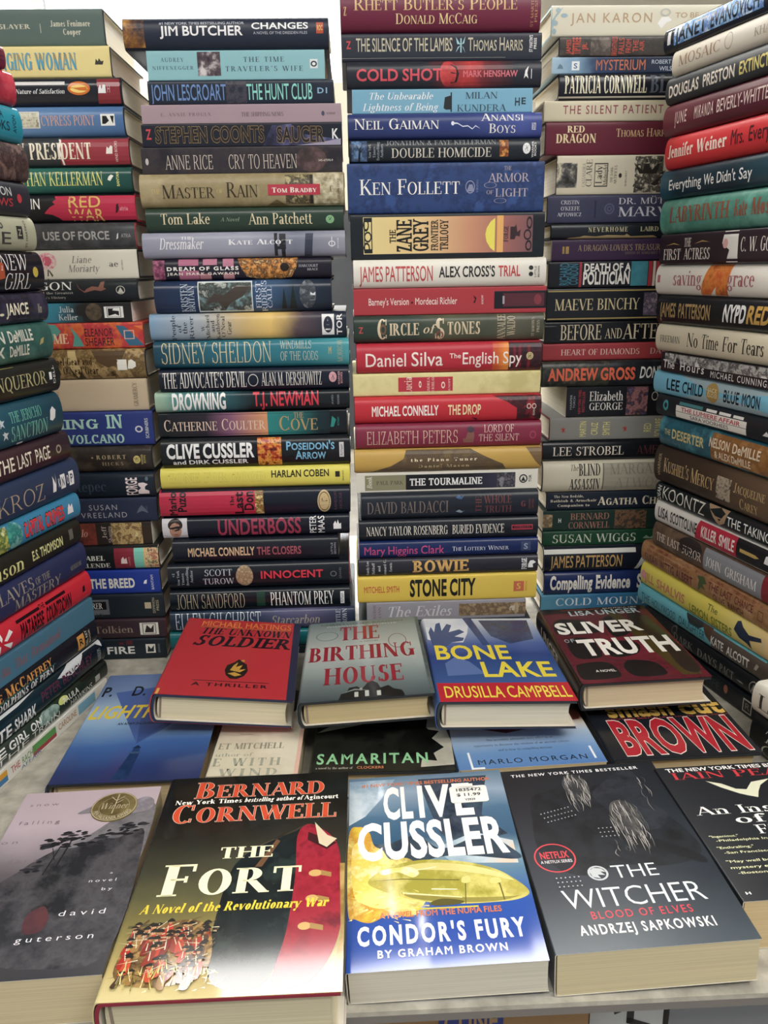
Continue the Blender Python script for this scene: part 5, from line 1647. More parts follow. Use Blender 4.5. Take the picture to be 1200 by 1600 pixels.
STACK_G = '''
1064|1180|0|h|dcd8c8|cream hardback with rounded end poking in, upper of the nearest pair|r=.4
s|3a3a34|1187,1230|.28,.74|LA
~
1113|1178|0|h|16191e|black hardback with curly white lettering, lower of the nearest pair|r=.35
li|d0d0c8|1192,1240|.52,.80|The
li|d0d0c8|1190,1260|.16,.46|Cove
'''
# ------------------------------------------------------------------ the books lying face up: covers (u right, v up)
LAID = []
def lay(*a, **k): LAID.append((a, k))
z = ZT
ROWC = 'books lying face up on the front edge of the table'
ROWM = 'books lying face up in the middle row'
ROWB = 'books lying across the others under the stacks'
def medal(root, L, W, T):
    s = Sheet(); c = ((.5 - .87) * L, .70 * W); r = .165 * W; n = 48; g = simple('gold_foil', '8c7a48', .3, ('b8a468', 60), .8); dk = simple('gold_relief', 'e8dcb0', .35, None, .6)
    R = lambda k, a, h: (c[0] - r * k * math.sin(a), c[1] + r * k * math.cos(a), T + h)
    V = [R(1, 2 * PI * i / n, h) for h in (.0001, .0009) for i in range(n)]
    s.add(V, [(i, (i + 1) % n, (i + 1) % n + n, i + n) for i in range(n)] + [tuple(range(n, 2 * n))], g)
    for k0, k1 in ((.97, .93), (.66, .645)):
        V = [R(k, 2 * PI * i / n, .00105) for k in (k0, k1) for i in range(n)]
        s.add(V, [(i, (i + 1) % n, (i + 1) % n + n, i + n) for i in range(n)], dk)
    wd, gv, Fc = layout('si', 'Winner')
    q = lambda u, v: (c[0] - v * r, c[1] + u * r, T + .0012)
    s.add([q(-.62 + a / wd * 1.24, -.16 + b * .4) for a, b in gv], Fc, dk)
    for txt, a0, a1 in (('PEN/FAULKNER AWARD', 200, 340),):
        wd, gv, Fc = layout('N', txt.replace('/', ' '))
        s.add([R(.70 + (1 - b) * .2 if False else .90 - b * .2, math.radians(a0 + (a1 - a0) * a / wd), .0012) for a, b in gv], Fc, dk)
    for u0, v0, u1, v1 in ((-.02, -.5, .02, .85), (.02, .4, .3, .7), (.02, .2, .28, .45), (-.02, .4, -.28, .68)):
        s.add([q(u0, v0), q(u0 + .05, v0), q(u1 + .05, v1), q(u1, v1)], [(0, 1, 2, 3)], dk)
    o = s.obj('medal_sticker', root); o['label'] = 'round gold award sticker'
def price(root, L, W, T):
    s = Sheet(); P = simple('label_paper', 'eceae2', .5); ink = simple('label_ink', '2c2c2c', .6)
    q = lambda u, v, h: ((.5 - v) * L, u * W, T + h)
    u0, u1, v0, v1, r = .645, .885, .795, .90, .02; pts = []
    for cx, cy, a in ((u1 - r, v1 - r * .65, 0), (u0 + r, v1 - r * .65, 90), (u0 + r, v0 + r * .65, 180), (u1 - r, v0 + r * .65, 270)):
        for k in range(5): t = math.radians(a + 22.5 * k); pts.append((cx + r * math.cos(t), cy + r * .65 * math.sin(t)))
    n = len(pts); V = [q(a, b, .0004) for a, b in pts] + [q(a, b, .0009) for a, b in pts]
    s.add(V, [(i, (i + 1) % n, (i + 1) % n + n, i + n) for i in range(n)] + [tuple(range(n, 2 * n))], P)
    s.add([q(a, b, .0009) for a, b in [(.70, .885), (.80, .885), (.80, .915), (.70, .915)]], [(0, 1, 2, 3)], P)
    for t, a, b, c0, c1 in (('1835472', .68, .85, .866, .884), ('$ 11.99', .685, .84, .834, .852), ('V3939', .735, .80, .805, .818)):
        wd, gv, Fc = layout('N', t); s.add([q(a + x / wd * (b - a), c0 + y * (c1 - c0), .0011) for x, y in gv], Fc, ink)
    o = s.obj('price_sticker', root); o['label'] = 'white price sticker with black numbers'
def streaks(n, u0, u1, v0, v1, cols, seed):
    r = random.Random(seed); o = []
    for i in range(n):
        u, v = r.uniform(u0, u1), r.uniform(v0, v1); a = r.uniform(-.5, .5); l = r.uniform(.02, .06); w_ = .006
        o.append('p|%s|%.3f %.3f %.3f %.3f %.3f %.3f|-' % (r.choice(cols), u, v, u + l, v + l * a, u + l * .9, v + l * a + w_))
    return '\n'.join(o) + '\n'
def wisps(u, v, a, b, n, seed):
    r = random.Random(seed); o = ''
    for i in range(n):
        t = r.uniform(0, 6.28); k = r.uniform(.5, 1); x = u + a * k * math.cos(t); y = v + b * k * math.sin(t); dx = r.uniform(-.02, .02); l = r.uniform(.04, .1) * b / .1
        o += 'c|%s|%.3f %.3f %.3f %.3f %.3f %.3f %.3f %.3f|-\n' % (r.choice(['a8a49c', '7a7874', 'c4c0b8', '5a5a5c']), x, y, x + dx + .003, y - l * .5, x + dx * .3 + .0015, y - l, x + dx - .0005, y - l * .5)
    return o
def treetops(seed):
    r = random.Random(seed); o = ''
    for u, v, a, n in ((.42, .65, .1, 16), (.49, .69, .08, 14), (.36, .63, .05, 8), (.62, .66, .08, 12), (.78, .7, .1, 12), (.9, .72, .08, 10), (.3, .52, .06, 8)):
        for i in range(n):
            x = u + r.uniform(-a, a); y = v + r.uniform(-.025, .035); w_ = r.uniform(.015, .045)
            o += 'c|%s|%.3f %.3f %.3f %.3f %.3f %.3f %.3f %.3f|-\n' % (r.choice(['242428', '2e2e32', '1e1e22']), x - w_, y, x, y + .009, x + w_, y + .003, x, y - .005)
    return o
def soldiers(seed):
    r = random.Random(seed); o = 'c|8a6a3c,5c4428,a8854c,3a2c1e~45|.02 .1 .06 .24 .16 .27 .3 .285 .4 .24 .42 .1 .3 .05 .12 .05|-\n'
    men = sorted([(r.uniform(.04, .39), r.uniform(.06, .245), r.uniform(.5, .95)) for i in range(62)], key=lambda m: -m[1])
    for u, v, s in men:
        t = r.uniform(-.012, .02)
        o += 'c|%s|%.3f %.3f %.3f %.3f %.3f %.3f %.3f %.3f %.3f %.3f|-\n' % (r.choice(['a42c20', '7c261e', 'b83c2a', '5a4030', '8c3426', 'c04a2c', '4a3628', '98703c']), u - .024 * s, v - .035 * s, u + .016 * s, v - .04 * s, u + .02 * s + t, v + .012 * s, u + .006 + t, v + .03 * s, u - .014 * s + t, v + .022 * s)
        o += 'p|%s|%.3f %.3f %.3f %.3f %.3f %.3f %.3f %.3f|-\n' % (r.choice(['d8d0b4', 'c0b490']), u - .012 * s + t, v + .022 * s, u - .007 * s + t, v + .024 * s, u + .014 * s, v - .018 * s, u + .008 * s, v - .02 * s)
        o += 'o|%s|%.3f,%.3f|%.3f,%.3f\n' % (r.choice(['c09068', 'a87850']), u - .008 + t, u + .007 + t, v + .028 * s, v + .043 * s)
        o += 'c|24201c|%.3f %.3f %.3f %.3f %.3f %.3f|-\n' % (u - .018 + t, v + .040 * s, u + .018 + t, v + .042 * s, u + t, v + .056 * s)
        a = r.uniform(-.02, .035); o += 'p|%s|%.3f %.3f %.3f %.3f %.3f %.3f|-\n' % (r.choice(['4a3424', '6a5238', 'c8bc98']), u - .045, v + .012 - a, u + .05, v + .012 + a, u + .05, v + .016 + a)
    for i in range(40):
        u = r.uniform(.03, .44); v = r.uniform(.03, .1); o += 'p|%s|%.3f %.3f %.3f %.3f %.3f %.3f|-\n' % (r.choice(['d8c868', 'b8a850', '8a8038', 'e8dc98']), u, v, u + .006, v, u + r.uniform(-.02, .02), v + r.uniform(.02, .05))
    return o
lay([(30, 1240), (260, 1230), (150, 1520), (-110, 1545)], .040, z + .0405, z + .0405, 'p', 'b9a7ae@.0>b4a4ac@.22>8c8288@.38>5c585c@.5>404044@.65>4a4448@.8>36363a~14',
    'pale mauve paperback with a misty treed hill and a round gold medal', ROWC, rough=.22, pages='cdbd96', extra=medal, cover='''
c|5c585c,7a767a,4a484c~20|.3 .5 .4 .62 .5 .66 .6 .7 .72 .78 .85 .83 1 .87 1 .5 .9 .4 .6 .3 .2 .34 .1 .4|-
c|2e2e32,4c4a4e,242428~22|.12 .44 .22 .5 .3 .56 .42 .62 .55 .63 .66 .68 .8 .67 .9 .71 .99 .66 .99 .1 .6 .04 .2 .1 .05 .2 .02 .34|-
c|5a3438,3c2c30~30|.42 .28 .5 .32 .56 .26 .54 .2 .44 .2|-
''' + treetops(31) + '''
p|242428|.455 .5 .468 .5 .5 .68 .49 .68|-
p|242428|.395 .48 .405 .48 .44 .64 .432 .64|-
p|242428|.43 .56 .436 .56 .39 .63 .385 .63|-
c|a8a0a8,7a747a,b4a8b0~18|.45 .84 .6 .9 .75 .88 .9 .93 .98 .9 .96 .84 .8 .82 .6 .84|-
L|7a6c74|.07,.28|.905,.925|s n o w
L|7a6c74|.06,.35|.785,.808|f a l l i n g
L|7a6c74|.01,.13|.670,.690|o n
L|7a6c74|-.0,.32|.555,.578|c e d a r s
Li|3a363a|.04,.22|.445,.457|haunting . . .
Li|3a363a|.04,.22|.405,.417|compelling,
Li|3a363a|.04,.2|.365,.377|brilliant
Li|3a363a|.04,.25|.325,.337|well written."
L|d8d4d8|.84,.86|.465,.475|a
L|e0dce0|.72,.9|.425,.44|n o v e l
L|e0dce0|.82,.89|.38,.394|b y
L|e8e4e8|.61,.9|.265,.29|d a v i d
L|e8e4e8|.42,.88|.155,.18|g u t e r s o n
''')
lay([(265, 1217), (543, 1205), (537, 1550), (135, 1570)], .0425, (z + .043, z + .046), (z + .052, z + .055), 'h', '15130f@.0>1c1a16@.22>2c2a22@.36>3f3f30@.5>57553a@.62>7a7040@.72>b8a468@.9>d0c088~18',
    'thick glossy hardback with a dark coat, red lapel, brass buttons and a battle scene', ROWC, rough=.09, board='8a2434', pages='cfc4a4', bulge=.006, cover='''
c|1a2322,121a1c,263230~30|.43 .46 .47 .54 .56 .6 .68 .655 .76 .66 .77 .4 .74 .2 .68 .05 .56 .02 .45 .05 .41 .14 .41 .3|-
P|3a3a30,5a4a38~40|.5 .58 .62 .63 .74 .67 .78 .7 .7 .655 .56 .6|-
P|6a4a30|.55 .5 .585 .5 .66 .62 .64 .63|-
c|8c1c2c,a02434,701424~40|.745 .64 .79 .7 .86 .68 .95 .6 .98 .45 .985 .25 .94 .12 .86 .04 .76 .02 .70 .05 .74 .22 .755 .45|-
P|3a1a1c|.8 .66 .95 .6 .9 .57 .8 .62|-
P|cfc0a0|.83 .71 .9 .64 .95 .62 .9 .58 .86 .6|-
P|b89858,8a6a30~60|.97 .5 .995 .5 .995 .05 .95 .05 .985 .2|-
o|c8a060|.82,.885|.445,.475
P|a07c44|.88 .45 .93 .44 .93 .46 .88 .472|-
o|c8a060|.815,.875|.335,.365
P|a07c44|.87 .34 .925 .33 .925 .35 .87 .362|-
o|c8a060|.79,.85|.225,.255
P|a07c44|.845 .23 .905 .22 .905 .24 .845 .252|-
''' + streaks(26, .05, .42, .02, .14, ['d8c868', 'f0e8b0', 'a89848', '8a7838'], 3) + '''
P|5a5238|.02 .26 .3 .28 .36 .3 .3 .285 .02 .27|-
Sgk|e8d8c0|.15,.88|.87,.965|Bernard
Sk|d04a2c|.15,.88|.87,.965|Bernard
S|f0ece0|.05,.42|.838,.862|New York Times
Si|f0ece0|.43,.75|.838,.862|bestselling author of
S|f0ece0|.76,.95|.838,.862|Agincourt
Sgk|e8d8c0|.05,.95|.735,.835|Cornwell
Sk|d04a2c|.05,.95|.735,.835|Cornwell
S|f2ecc0|.36,.64|.545,.60|THE
Sk|f2ecc0|.11,.80|.385,.525|Fort
Si|e8cc3c|.05,.92|.315,.352|A Novel of the Revolutionary War
''' + soldiers(5), spine='S|d04a2c|.1,.5|.3,.7|CORNWELL\nS|f2ecc0|.55,.85|.25,.75|THE FORT')
lay([(548, 1216), (778, 1205), (862, 1497), (540, 1525)], .0285, (z + .029, z + .034), (z + .0375, z + .0425), 'p', '5a7890@.0>8aa0b4@.12>4a6c88@.25>365874@.4>7c98a8@.5>5a7c94@.6>2c50a0@.75>2448a0@.9>2a50a8~10',
    'blue paperback with an exploding golden airship and a white price sticker', ROWC, rough=.08, pages='d4cdbb', extra=price, cover='''
P|c8d4dc,8aa4b8,5a7c94~14|0 .98 .3 .98 .2 .85 .1 .75 0 .7|-
P|2a3c50,3c4c5c,1e2c3c~30|.45 .97 .9 .97 .86 .85 .82 .72 .95 .6 .7 .55 .55 .62 .5 .78|-
P|d8c0a8,b8c8d0,8aa4b4~16|.5 .54 .75 .62 .97 .56 .97 .44 .6 .46|-
c|3c4c5c,243444~40|.0 .62 .2 .58 .4 .62 .55 .54 .8 .6 .95 .52 .97 .46 .6 .5 .3 .46 .05 .5|-
c|e0c040,c89030,f0e080,a08838~22|.0 .64 .06 .69 .12 .66 .15 .58 .2 .55 .24 .5 .34 .5 .42 .44 .46 .36 .42 .28 .34 .22 .22 .23 .12 .2 .04 .22 .0 .26|-
c|f4e880,e8c850,f8f4c8~30|.02 .56 .08 .6 .12 .52 .2 .48 .26 .46 .36 .46 .4 .4 .36 .32 .28 .3 .2 .26 .1 .28 .03 .34|-
c|c8bc58,b0a448,d4c86c,a09838~14|.11 .385 .16 .43 .26 .465 .4 .485 .55 .478 .7 .455 .84 .412 .94 .35 .985 .305 .975 .28 .9 .262 .78 .258 .62 .26 .45 .275 .3 .305 .18 .345|-
c|dcd48a,d0c474~20|.24 .44 .4 .468 .55 .462 .7 .44 .84 .4 .92 .355 .8 .385 .6 .42 .4 .435|-
c|8a8038,9a9044~30|.3 .33 .5 .3 .7 .285 .9 .28 .95 .285 .85 .265 .7 .262 .5 .275 .35 .3|-
c|f0e890,f8f4d8,e8d060~30|.18 .44 .26 .452 .36 .45 .4 .42 .36 .4 .28 .43 .2 .42|-
P|6a6430|.12 .392 .3 .392 .5 .378 .62 .37 .62 .375 .5 .383 .3 .397|-
P|6a6430|.632 .26 .638 .26 .658 .38 .652 .38|-
P|6a6430|.842 .265 .85 .265 .842 .345 .81 .37 .806 .362 .834 .34|-
c|d8cc78|.63 .362 .64 .385 .675 .388 .68 .366 .655 .355|-
c|d8cc78|.785 .35 .8 .372 .84 .37 .85 .352 .82 .345|-
c|b8ac58|.86 .3 .88 .315 .91 .312 .92 .3 .89 .292|-
c|5a5428|.44 .27 .5 .288 .58 .282 .63 .268 .58 .258 .48 .258|-
P|d0c038|.36 .252 .7 .247 .7 .241 .36 .245|-
P|e8dc9c|.3 .33 .62 .292 .62 .287 .3 .322|-
P|f0e8b8|.34 .432 .5 .447 .5 .443 .34 .428|-
P|f4ecc0|.46 .34 .6 .33 .6 .326 .46 .334|-
''' + streaks(30, .0, .4, .2, .36, ['f8f0b0', 'f0d870', 'e8b848'], 9) + '''
N|c87850|.08,.92|.935,.955|#1 NEW YORK TIMES BESTSELLING AUTHOR
H|f2f0ea|.215,.40|.73,.915|CL
H|f2f0ea|.43,.485|.73,.915|I
H|f2f0ea|.50,.64|.73,.915|V
H|f2f0ea|.655,.785|.73,.915|E
H|f2f0ea|.05,.93|.505,.695|CUSSLER
N|c87040|.17,.82|.215,.24|A NOVEL FROM THE NUMA FILES
Hw|ecece8|.05,.93|.105,.18|CONDOR'S FURY
Nw|ecece8|.15,.82|.05,.08|BY GRAHAM BROWN
''', spine='H|f2f0ea|.1,.5|.3,.7|CUSSLER')
lay([(785, 1205), (1020, 1190), (1187, 1465), (865, 1495)], .0365, (z + .037, z + .042), (z + .037, z + .042), 'p', '1c2026@.0>20252c@.3>282e37@.5>222831@.7>2e373f@.85>3c464e~12',
    'charcoal paperback with a red oval badge, thin silver capitals and smoky pale shapes', ROWC, rough=.28, pages='cdbf98', cover='''
c|14161a,1e2228,0e1014~30|.14 .8 .24 .84 .34 .86 .46 .82 .58 .86 .68 .82 .78 .78 .86 .68 .95 .56 .98 .44 .9 .38 .7 .36 .5 .38 .3 .34 .16 .38 .08 .5 .1 .66|-
c|20242a,2c3038,181b20~40|.52 .78 .6 .86 .7 .92 .82 .95 .86 .86 .84 .74 .9 .64 .8 .56 .66 .6|-
c|101216,1a1c20~60|.4 .64 .5 .62 .7 .53 .9 .44 .97 .38 .94 .36 .8 .42 .6 .5 .44 .57|-
c|4c4c4e,2c2e32,6a6864~45|.38 .9 .42 .94 .49 .93 .52 .86 .5 .78 .46 .75 .42 .78 .37 .82|-
c|545250,303234,787470~45|.57 .66 .6 .73 .66 .75 .72 .72 .74 .64 .7 .56 .64 .53 .59 .57|-
0|b8bcbe|.30,.41|.31,.385|.8
P|b8bcbe|.31 .36 .34 .375 .38 .37 .4 .35 .37 .355 .39 .335 .35 .34 .36 .32 .32 .33|-
Nw|e4e4e4|.06,.89|.952,.97|THE NEW YORK TIMES BESTSELLER
0|d84048|.04,.27|.365,.52|.93
N|d84048|.075,.235|.44,.475|NETFLIX
n|e0dcdc|.07,.245|.415,.43|A NETFLIX SERIES
L|d4d8da|.43,.68|.315,.38|THE
L|d4d8da|.12,.86|.185,.275|WITCHER
nw|d03c48|.23,.76|.135,.168|BLOOD OF ELVES
Nw|e8e6e0|.15,.84|.07,.11|ANDRZEJ SAPKOWSKI
''' + wisps(.44, .87, .08, .10, 60, 4) + wisps(.655, .64, .10, .12, 70, 8) + wisps(.85, .84, .02, .1, 7, 12) + wisps(.56, .5, .08, .05, 10, 21) + '''
''' + '\n'.join('o|b0b4b8|%.3f,%.3f|%.3f,%.3f' % (u, u + .008, v, v + .006) for u, v in [(.16 + (i % 9) * .022 + (i // 9) * .012, .69 - (i // 9) * .026 + (i % 9) * .004) for i in range(27)] + [(.46 + (i % 5) * .024, .58 - (i // 5) * .024) for i in range(15)] + [(.12 + (i % 6) * .024, .33 - (i // 6) * .022) for i in range(18)]))
lay([(1025, 1200), (1265, 1187), (1485, 1385), (1163, 1410)], .044, z + .0445, z + .0445, 'p', '1c1f24',
    'black paperback with red serif name and a white dove, cut off by the picture edge', ROWC, rough=.3, pages='d2b98c', cover='''
N|e8e6e0|.05,.95|.955,.985|THE NEW YORK TIMES BESTSELLER
s|cc3a40|.06,.92|.885,.945|IAIN PEARS
P|d0d0b4|.24 .86 .32 .83 .38 .78 .44 .77 .5 .83 .62 .85 .54 .8 .5 .75 .47 .7 .42 .72 .38 .74 .3 .8|-
s|f0eee6|.06,.86|.585,.65|An Instance
s|f0eee6|.24,.78|.51,.57|of the
s|f0eee6|.32,.9|.425,.49|Fingerpost
n|d8d8a8|.04,.2|.415,.43|"Ingenious."
n|d8d8a8|.06,.46|.385,.40|-Philadelphia Inquirer
n|d8d8a8|.04,.24|.335,.35|"Enthralling."
n|d8d8a8|.06,.5|.30,.315|-San Francisco Chronicle
n|d8d8a8|.04,.62|.24,.256|"May well be the best historical
n|d8d8a8|.04,.5|.20,.216|mystery ever written."
n|d8d8a8|.06,.5|.165,.18|-Boston Sunday Globe
P|c8c0a0,8a846c~60|.5 .1 .56 .16 .8 .14 .8 .02 .52 .02|-
N|e8e6e0|.03,.06|.04,.055|H
''')
# middle row, flat on the table
lay([(173, 1054), (360, 1050), (310, 1215), (60, 1230)], .034, z + .035, z + .035, 'h', '6078a4@.0>7088b0@.18>a8c4dc@.4>88acd0@.52>4068a8@.7>2c3c70@.9>2a3460~8',
    'blue hardback with yellow slanted title, a dark wedge and a lighthouse', ROWM, rough=.14, pages='c8b48c', cover='''
P|4a64a0|.12 .80 .98 .93 .98 .78 .62 .42 .47 .30|-
P|3c5490|.47 .30 .74 .58 .82 .66 .6 .6 .4 .62|-
P|26406c,1c3058~80|.40 .02 .51 .02 .52 .22 .455 .22|-
P|3c5478|.445 .22 .53 .22 .525 .235 .45 .235|-
P|26406c|.46 .235 .515 .235 .51 .265 .465 .265|-
P|1c2c4c|.455 .265 .52 .265 .488 .29|-
N|1a2430|.01,.10|.765,.86|P.
N|1a2430|.25,.37|.765,.86|D.
N|1a2430|.50,.86|.765,.86|JAMES
Ni|e0c840|.0,.52|.54,.66|LIGHTH
Ni|e0c840|.53,.92|.54,.66|OUSE
Ni|202c3c|.26,.66|.475,.495|AN ADAM DALGLIESH MYSTERY
''')
lay([(364, 1080), (480, 1080), (470, 1208), (325, 1215)], .030, z + .031, z + .031, 'p', 'dcd4b8,d4cab0,e2dac2~12',
    'cream paperback with shaded grey capitals, half hidden below the red cover', ROWM, rough=.4, pages='d8cba8', cover='''
#|e4b8a4|.955,1|.0,1
c|2a3230|.12 1.0 .14 .86 .3 .7 .6 .64 .85 .72 .95 .98|-
#|a8a088|.25,.4|.44,.446
S|9c9a84|.03,.80|.28,.345|ET MITCHELL
s|b0ac98|.02,.45|.2,.235|uthor of
Sw|a8a894|.02,.82|.10,.18|E WITH
Sw|a8a894|.12,.82|.0,.07|WIND
''')
lay([(502, 1075), (690, 1070), (714, 1205), (475, 1207)], .030, z + .031, z + .031, 'h', '141614,22241f,0e0f0e~20',
    'black hardback with pale green capitals and a tree shadow on a sunlit wall', ROWM, rough=.25, pages='c8b48c', cover='''
P|b8b4a4,a09c8c~20|.0 .42 .3 .5 .6 .62 .4 .58 .1 .5|-
P|c0bcac,a8a494~25|.84 .56 1 .62 1 .06 .76 .04 .8 .3|-
P|4a4a44|.94 .6 1 .62 1 .3|-
P|1a1c18,0e0f0c~80|.62 .1 .6 .3 .68 .42 .8 .5 .84 .44 .92 .42 .86 .34 .94 .24 .86 .18 .88 .1 .74 .12|-
Nw|8cc894|.02,.84|.085,.185|SAMARITAN
s|c8c4b8|.02,.28|.035,.055|a novel by the author of
N|c87850|.31,.5|.035,.058|CLOCKERS
''')
lay([(690, 1085), (882, 1080), (950, 1186), (715, 1208)], .030, z + .031, z + .031, 'p', '1c1818@.0>2a1c18@.3>8a4a34@.4>d8c8b8@.47>a8bcd0@.6>6c94c4@.8>4c78b4~6',
    'blue paperback with rust rock skyline and white corner brackets', ROWM, rough=.3, pages='ccb890', cover='''
P|7c4030,5c2c24~30|.02 .62 .98 .66 .98 .56 .8 .52 .76 .55 .74 .48 .7 .46 .6 .54 .56 .46 .4 .42 .2 .5 .02 .52|-
s|4a5868|.24,.72|.33,.355|This incredible adventure story offers us an
s|4a5868|.14,.82|.265,.29|opportunity to discover the wisdom of an ancient culture
s|4a5868|.3,.68|.2,.225|and to hear its compelling message
nw|1c2430|.13,.90|.05,.105|MARLO MORGAN
#|e8ecf0|.08,.095|.0,.2
#|e8ecf0|.08,.17|-.0,.02
#|e8ecf0|.93,.945|.05,.2
''')
lay([(885, 1060), (1075, 1052), (1200, 1175), (950, 1190)], .034, z + .035, z + .035, 'h', '1b1f25',
    'black hardback with yellow split title and huge white-edged red capitals', ROWM, rough=.25, pages='c8b48c', cover='''
Hg|3c3018|.13,.62|.47,.64|smash
H|e0b455|.13,.62|.47,.64|smash
Hg|3c3018|.67,.99|.47,.64|cut
H|e0b455|.67,.99|.47,.64|cut
#|1b1f25|.1,1|.535,.545
n|8c3038|.1,1|.435,.452|ANOTHER BESTSELLING NOVEL BY SANDRA
Hg|e8d8d0|.085,.975|.06,.41|BROWN
H|ae2430|.085,.975|.06,.41|BROWN
''')
# upper row, resting across the middle row and tilted back a little
zn, zf = z + .079, z + .062
lay([(287, 965), (475, 975), (458, 1095), (235, 1083)], .031, (z + .087, z + .071), (z + .070, z + .054), 'h', 'c23038', 'scarlet hardback with dark slanted slab title and a black and gold emblem', ROWB, trim=.003, rough=.3, pages='d8ccac', board='26304a', cover='''
#|262e48|.94,1.0|.0,1
#|d8b050|.0,.02|-.0,.06
n|e88a3c|.12,.92|.885,.965|MICHAEL HASTINGS
#|b89038|.12,.92|.868,.874
Si|1c1620|.14,.92|.765,.86|THE UNKNOWN
bi|1c1620|.11,.92|.60,.745|SOLDIER
P|1c1814|.46 .24 .44 .3 .45 .36 .5 .4 .53 .44 .56 .41 .6 .38 .62 .3 .6 .24 .55 .2 .5 .2|-
P|c89a3c|.48 .3 .5 .36 .53 .4 .52 .34 .57 .37 .55 .31 .6 .32 .56 .28|-
P|c89a3c|.47 .26 .52 .28 .58 .25 .53 .23|-
o|c89a3c|.55,.58|.41,.435
#|1c1620|.22,.8|.165,.171
Nw|1c1620|.23,.8|.11,.145|A THRILLER
''', spine='S|e0b050|.2,.7|.3,.7|HASTINGS')
lay([(478, 975), (655, 963), (680, 1082), (460, 1100)], .028, (z + .076, z + .082), (z + .059, z + .065), 'h', '6c7c7c@.0>98a4a0@.2>b8c0b8@.4>a8b4b0@.6>788888@.8>48565a~14', 'misty grey-green hardback with dark red title and a gabled mansion', ROWB, trim=.003, rough=.3, pages='c4b084', board='2c2c2e', cover='''
#|3c4a4c,5c6a6a,2c383a~12|.97,1|.0,1
n|2c3434|.09,.86|.945,.965|CHRISTOPHER RANSOM
s|e0e4e0|.15,.8|.918,.93|INTERNATIONAL BESTSELLER
S|a02434|.27,.64|.71,.905|THE
0|6a6c6c|.06,.26|.72,.85|.92
0|7a4c50|.7,.86|.56,.76|.92
n|40484a|.45,.62|.672,.684|A NOVEL
S|a02434|.02,.92|.445,.63|BIRTHING
S|a02434|.16,.80|.165,.355|HOUSE
P|16181a|.28 .0 .3 .06 .34 .07 .36 .12 .42 .13 .46 .1 .5 .16 .54 .18 .58 .15 .6 .1 .66 .12 .7 .08 .76 .06 .78 .0|-
#|c8ccc4|.4,.43|.02,.07
#|c8ccc4|.48,.51|.02,.08
#|c8ccc4|.57,.6|.02,.07
#|b0b4ac|.44,.46|.085,.11
P|8a9490|.3 .06 .4 .105 .5 .085 .4 .09|-
''', spine='S|d8d8d0|.2,.7|.3,.7|RANSOM')
lay([(652, 967), (832, 966), (905, 1095), (680, 1097)], .030, (z + .0805, z + .0775), (z + .0635, z + .0605), 'h', 'c8d0dc@.0>8a9cc0@.18>4a64a4@.35>2a4488@.5>30508c@.65>3a5a98@.8~8', 'blue hardback with yellow title capitals, a pale hand and a red name band', ROWB, trim=.003, rough=.2, pages='d8d0ba', board='33373c', cover='''
P|e4e8ee,c0cadc~14|.0 1 .42 1 .36 .78 .3 .66 .1 .66 .0 .7|-
P|20386c,304c88~20|.36 1 .44 1 .52 .62 .46 .62|-
P|26406c,1c3464,3a5484~16|.5 .97 .95 .97 .92 .7 .7 .64 .56 .74|-
P|3c5484|.03 .62 .02 .8 .05 .88 .07 .8 .1 .92 .14 .94 .14 .82 .2 .92 .24 .9 .2 .8 .3 .84 .34 .8 .24 .74 .32 .72 .3 .68 .2 .66 .14 .6|-
P|5a74ac|.1 .4 .2 .48 .3 .42 .4 .28 .1 .26|-
#|c02430|.0,1|.0,.185
N|ecd83c|.03,.66|.45,.615|BONE
N|ecd83c|.37,.95|.25,.41|LAKE
n|f0dc48|.04,.98|.04,.15|DRUSILLA CAMPBELL
''', spine='N|ecd83c|.15,.6|.3,.7|BONE LAKE')
lay([(832, 955), (1008, 945), (1112, 1057), (905, 1070)], .030, (z + .076, z + .082), (z + .059, z + .065), 'h', '2a1c1e', 'black hardback with dark red maze lines and bold white title', ROWB, trim=.003, rough=.22, pages='ccb894', board='2a2a2c', cover='''
#|661e2a,5a1a26,70222e~12|.0,1|.0,.93
c|1c1618|.02 .06 .1 .04 .3 .05 .34 .1 .32 .2 .24 .24 .06 .22 .02 .16|-
c|1c1618|.40 .12 .46 .05 .66 .05 .7 .1 .66 .2 .5 .24 .42 .2|-
c|1c1618|.08 .3 .2 .28 .3 .32 .3 .5 .22 .56 .1 .54 .06 .44|-
c|1c1618|.36 .3 .46 .28 .6 .32 .66 .42 .6 .48 .44 .48 .36 .4|-
c|1c1618|.04 .62 .2 .6 .4 .62 .44 .7 .36 .8 .16 .84 .05 .78|-
c|1c1618|.5 .56 .62 .56 .7 .64 .72 .82 .62 .86 .52 .8|-
P|4a3c1c|.6 .92 .7 .92 .95 .04 .8 .04|-
c|2c2420|.84 .1 .96 .08 .99 .3 .96 .6 .9 .86 .8 .9 .76 .7 .84 .4|-
P|34402e|.86 .8 .94 .84 .98 .5 .92 .46|-
#|1c1618|.0,1|.93,1
n|c04038|.2,.56|.972,.985|New York Times bestselling author of
n|d8d8d0|.6,.93|.972,.985|BEAUTIFUL LIES
N|a4c0c4|.25,.92|.885,.955|LISA UNGER
H|f2eee4|.05,.80|.62,.775|SLIVER
0|9ab0b4|.06,.10|.50,.545|.7
n|9ab0b4|.11,.15|.50,.545|F
H|f2eee4|.16,.97|.325,.52|TRUTH
N|d8d4cc|.16,.32|.12,.145|A NOVEL
''', spine='N|f2eee4|.15,.6|.3,.7|UNGER')
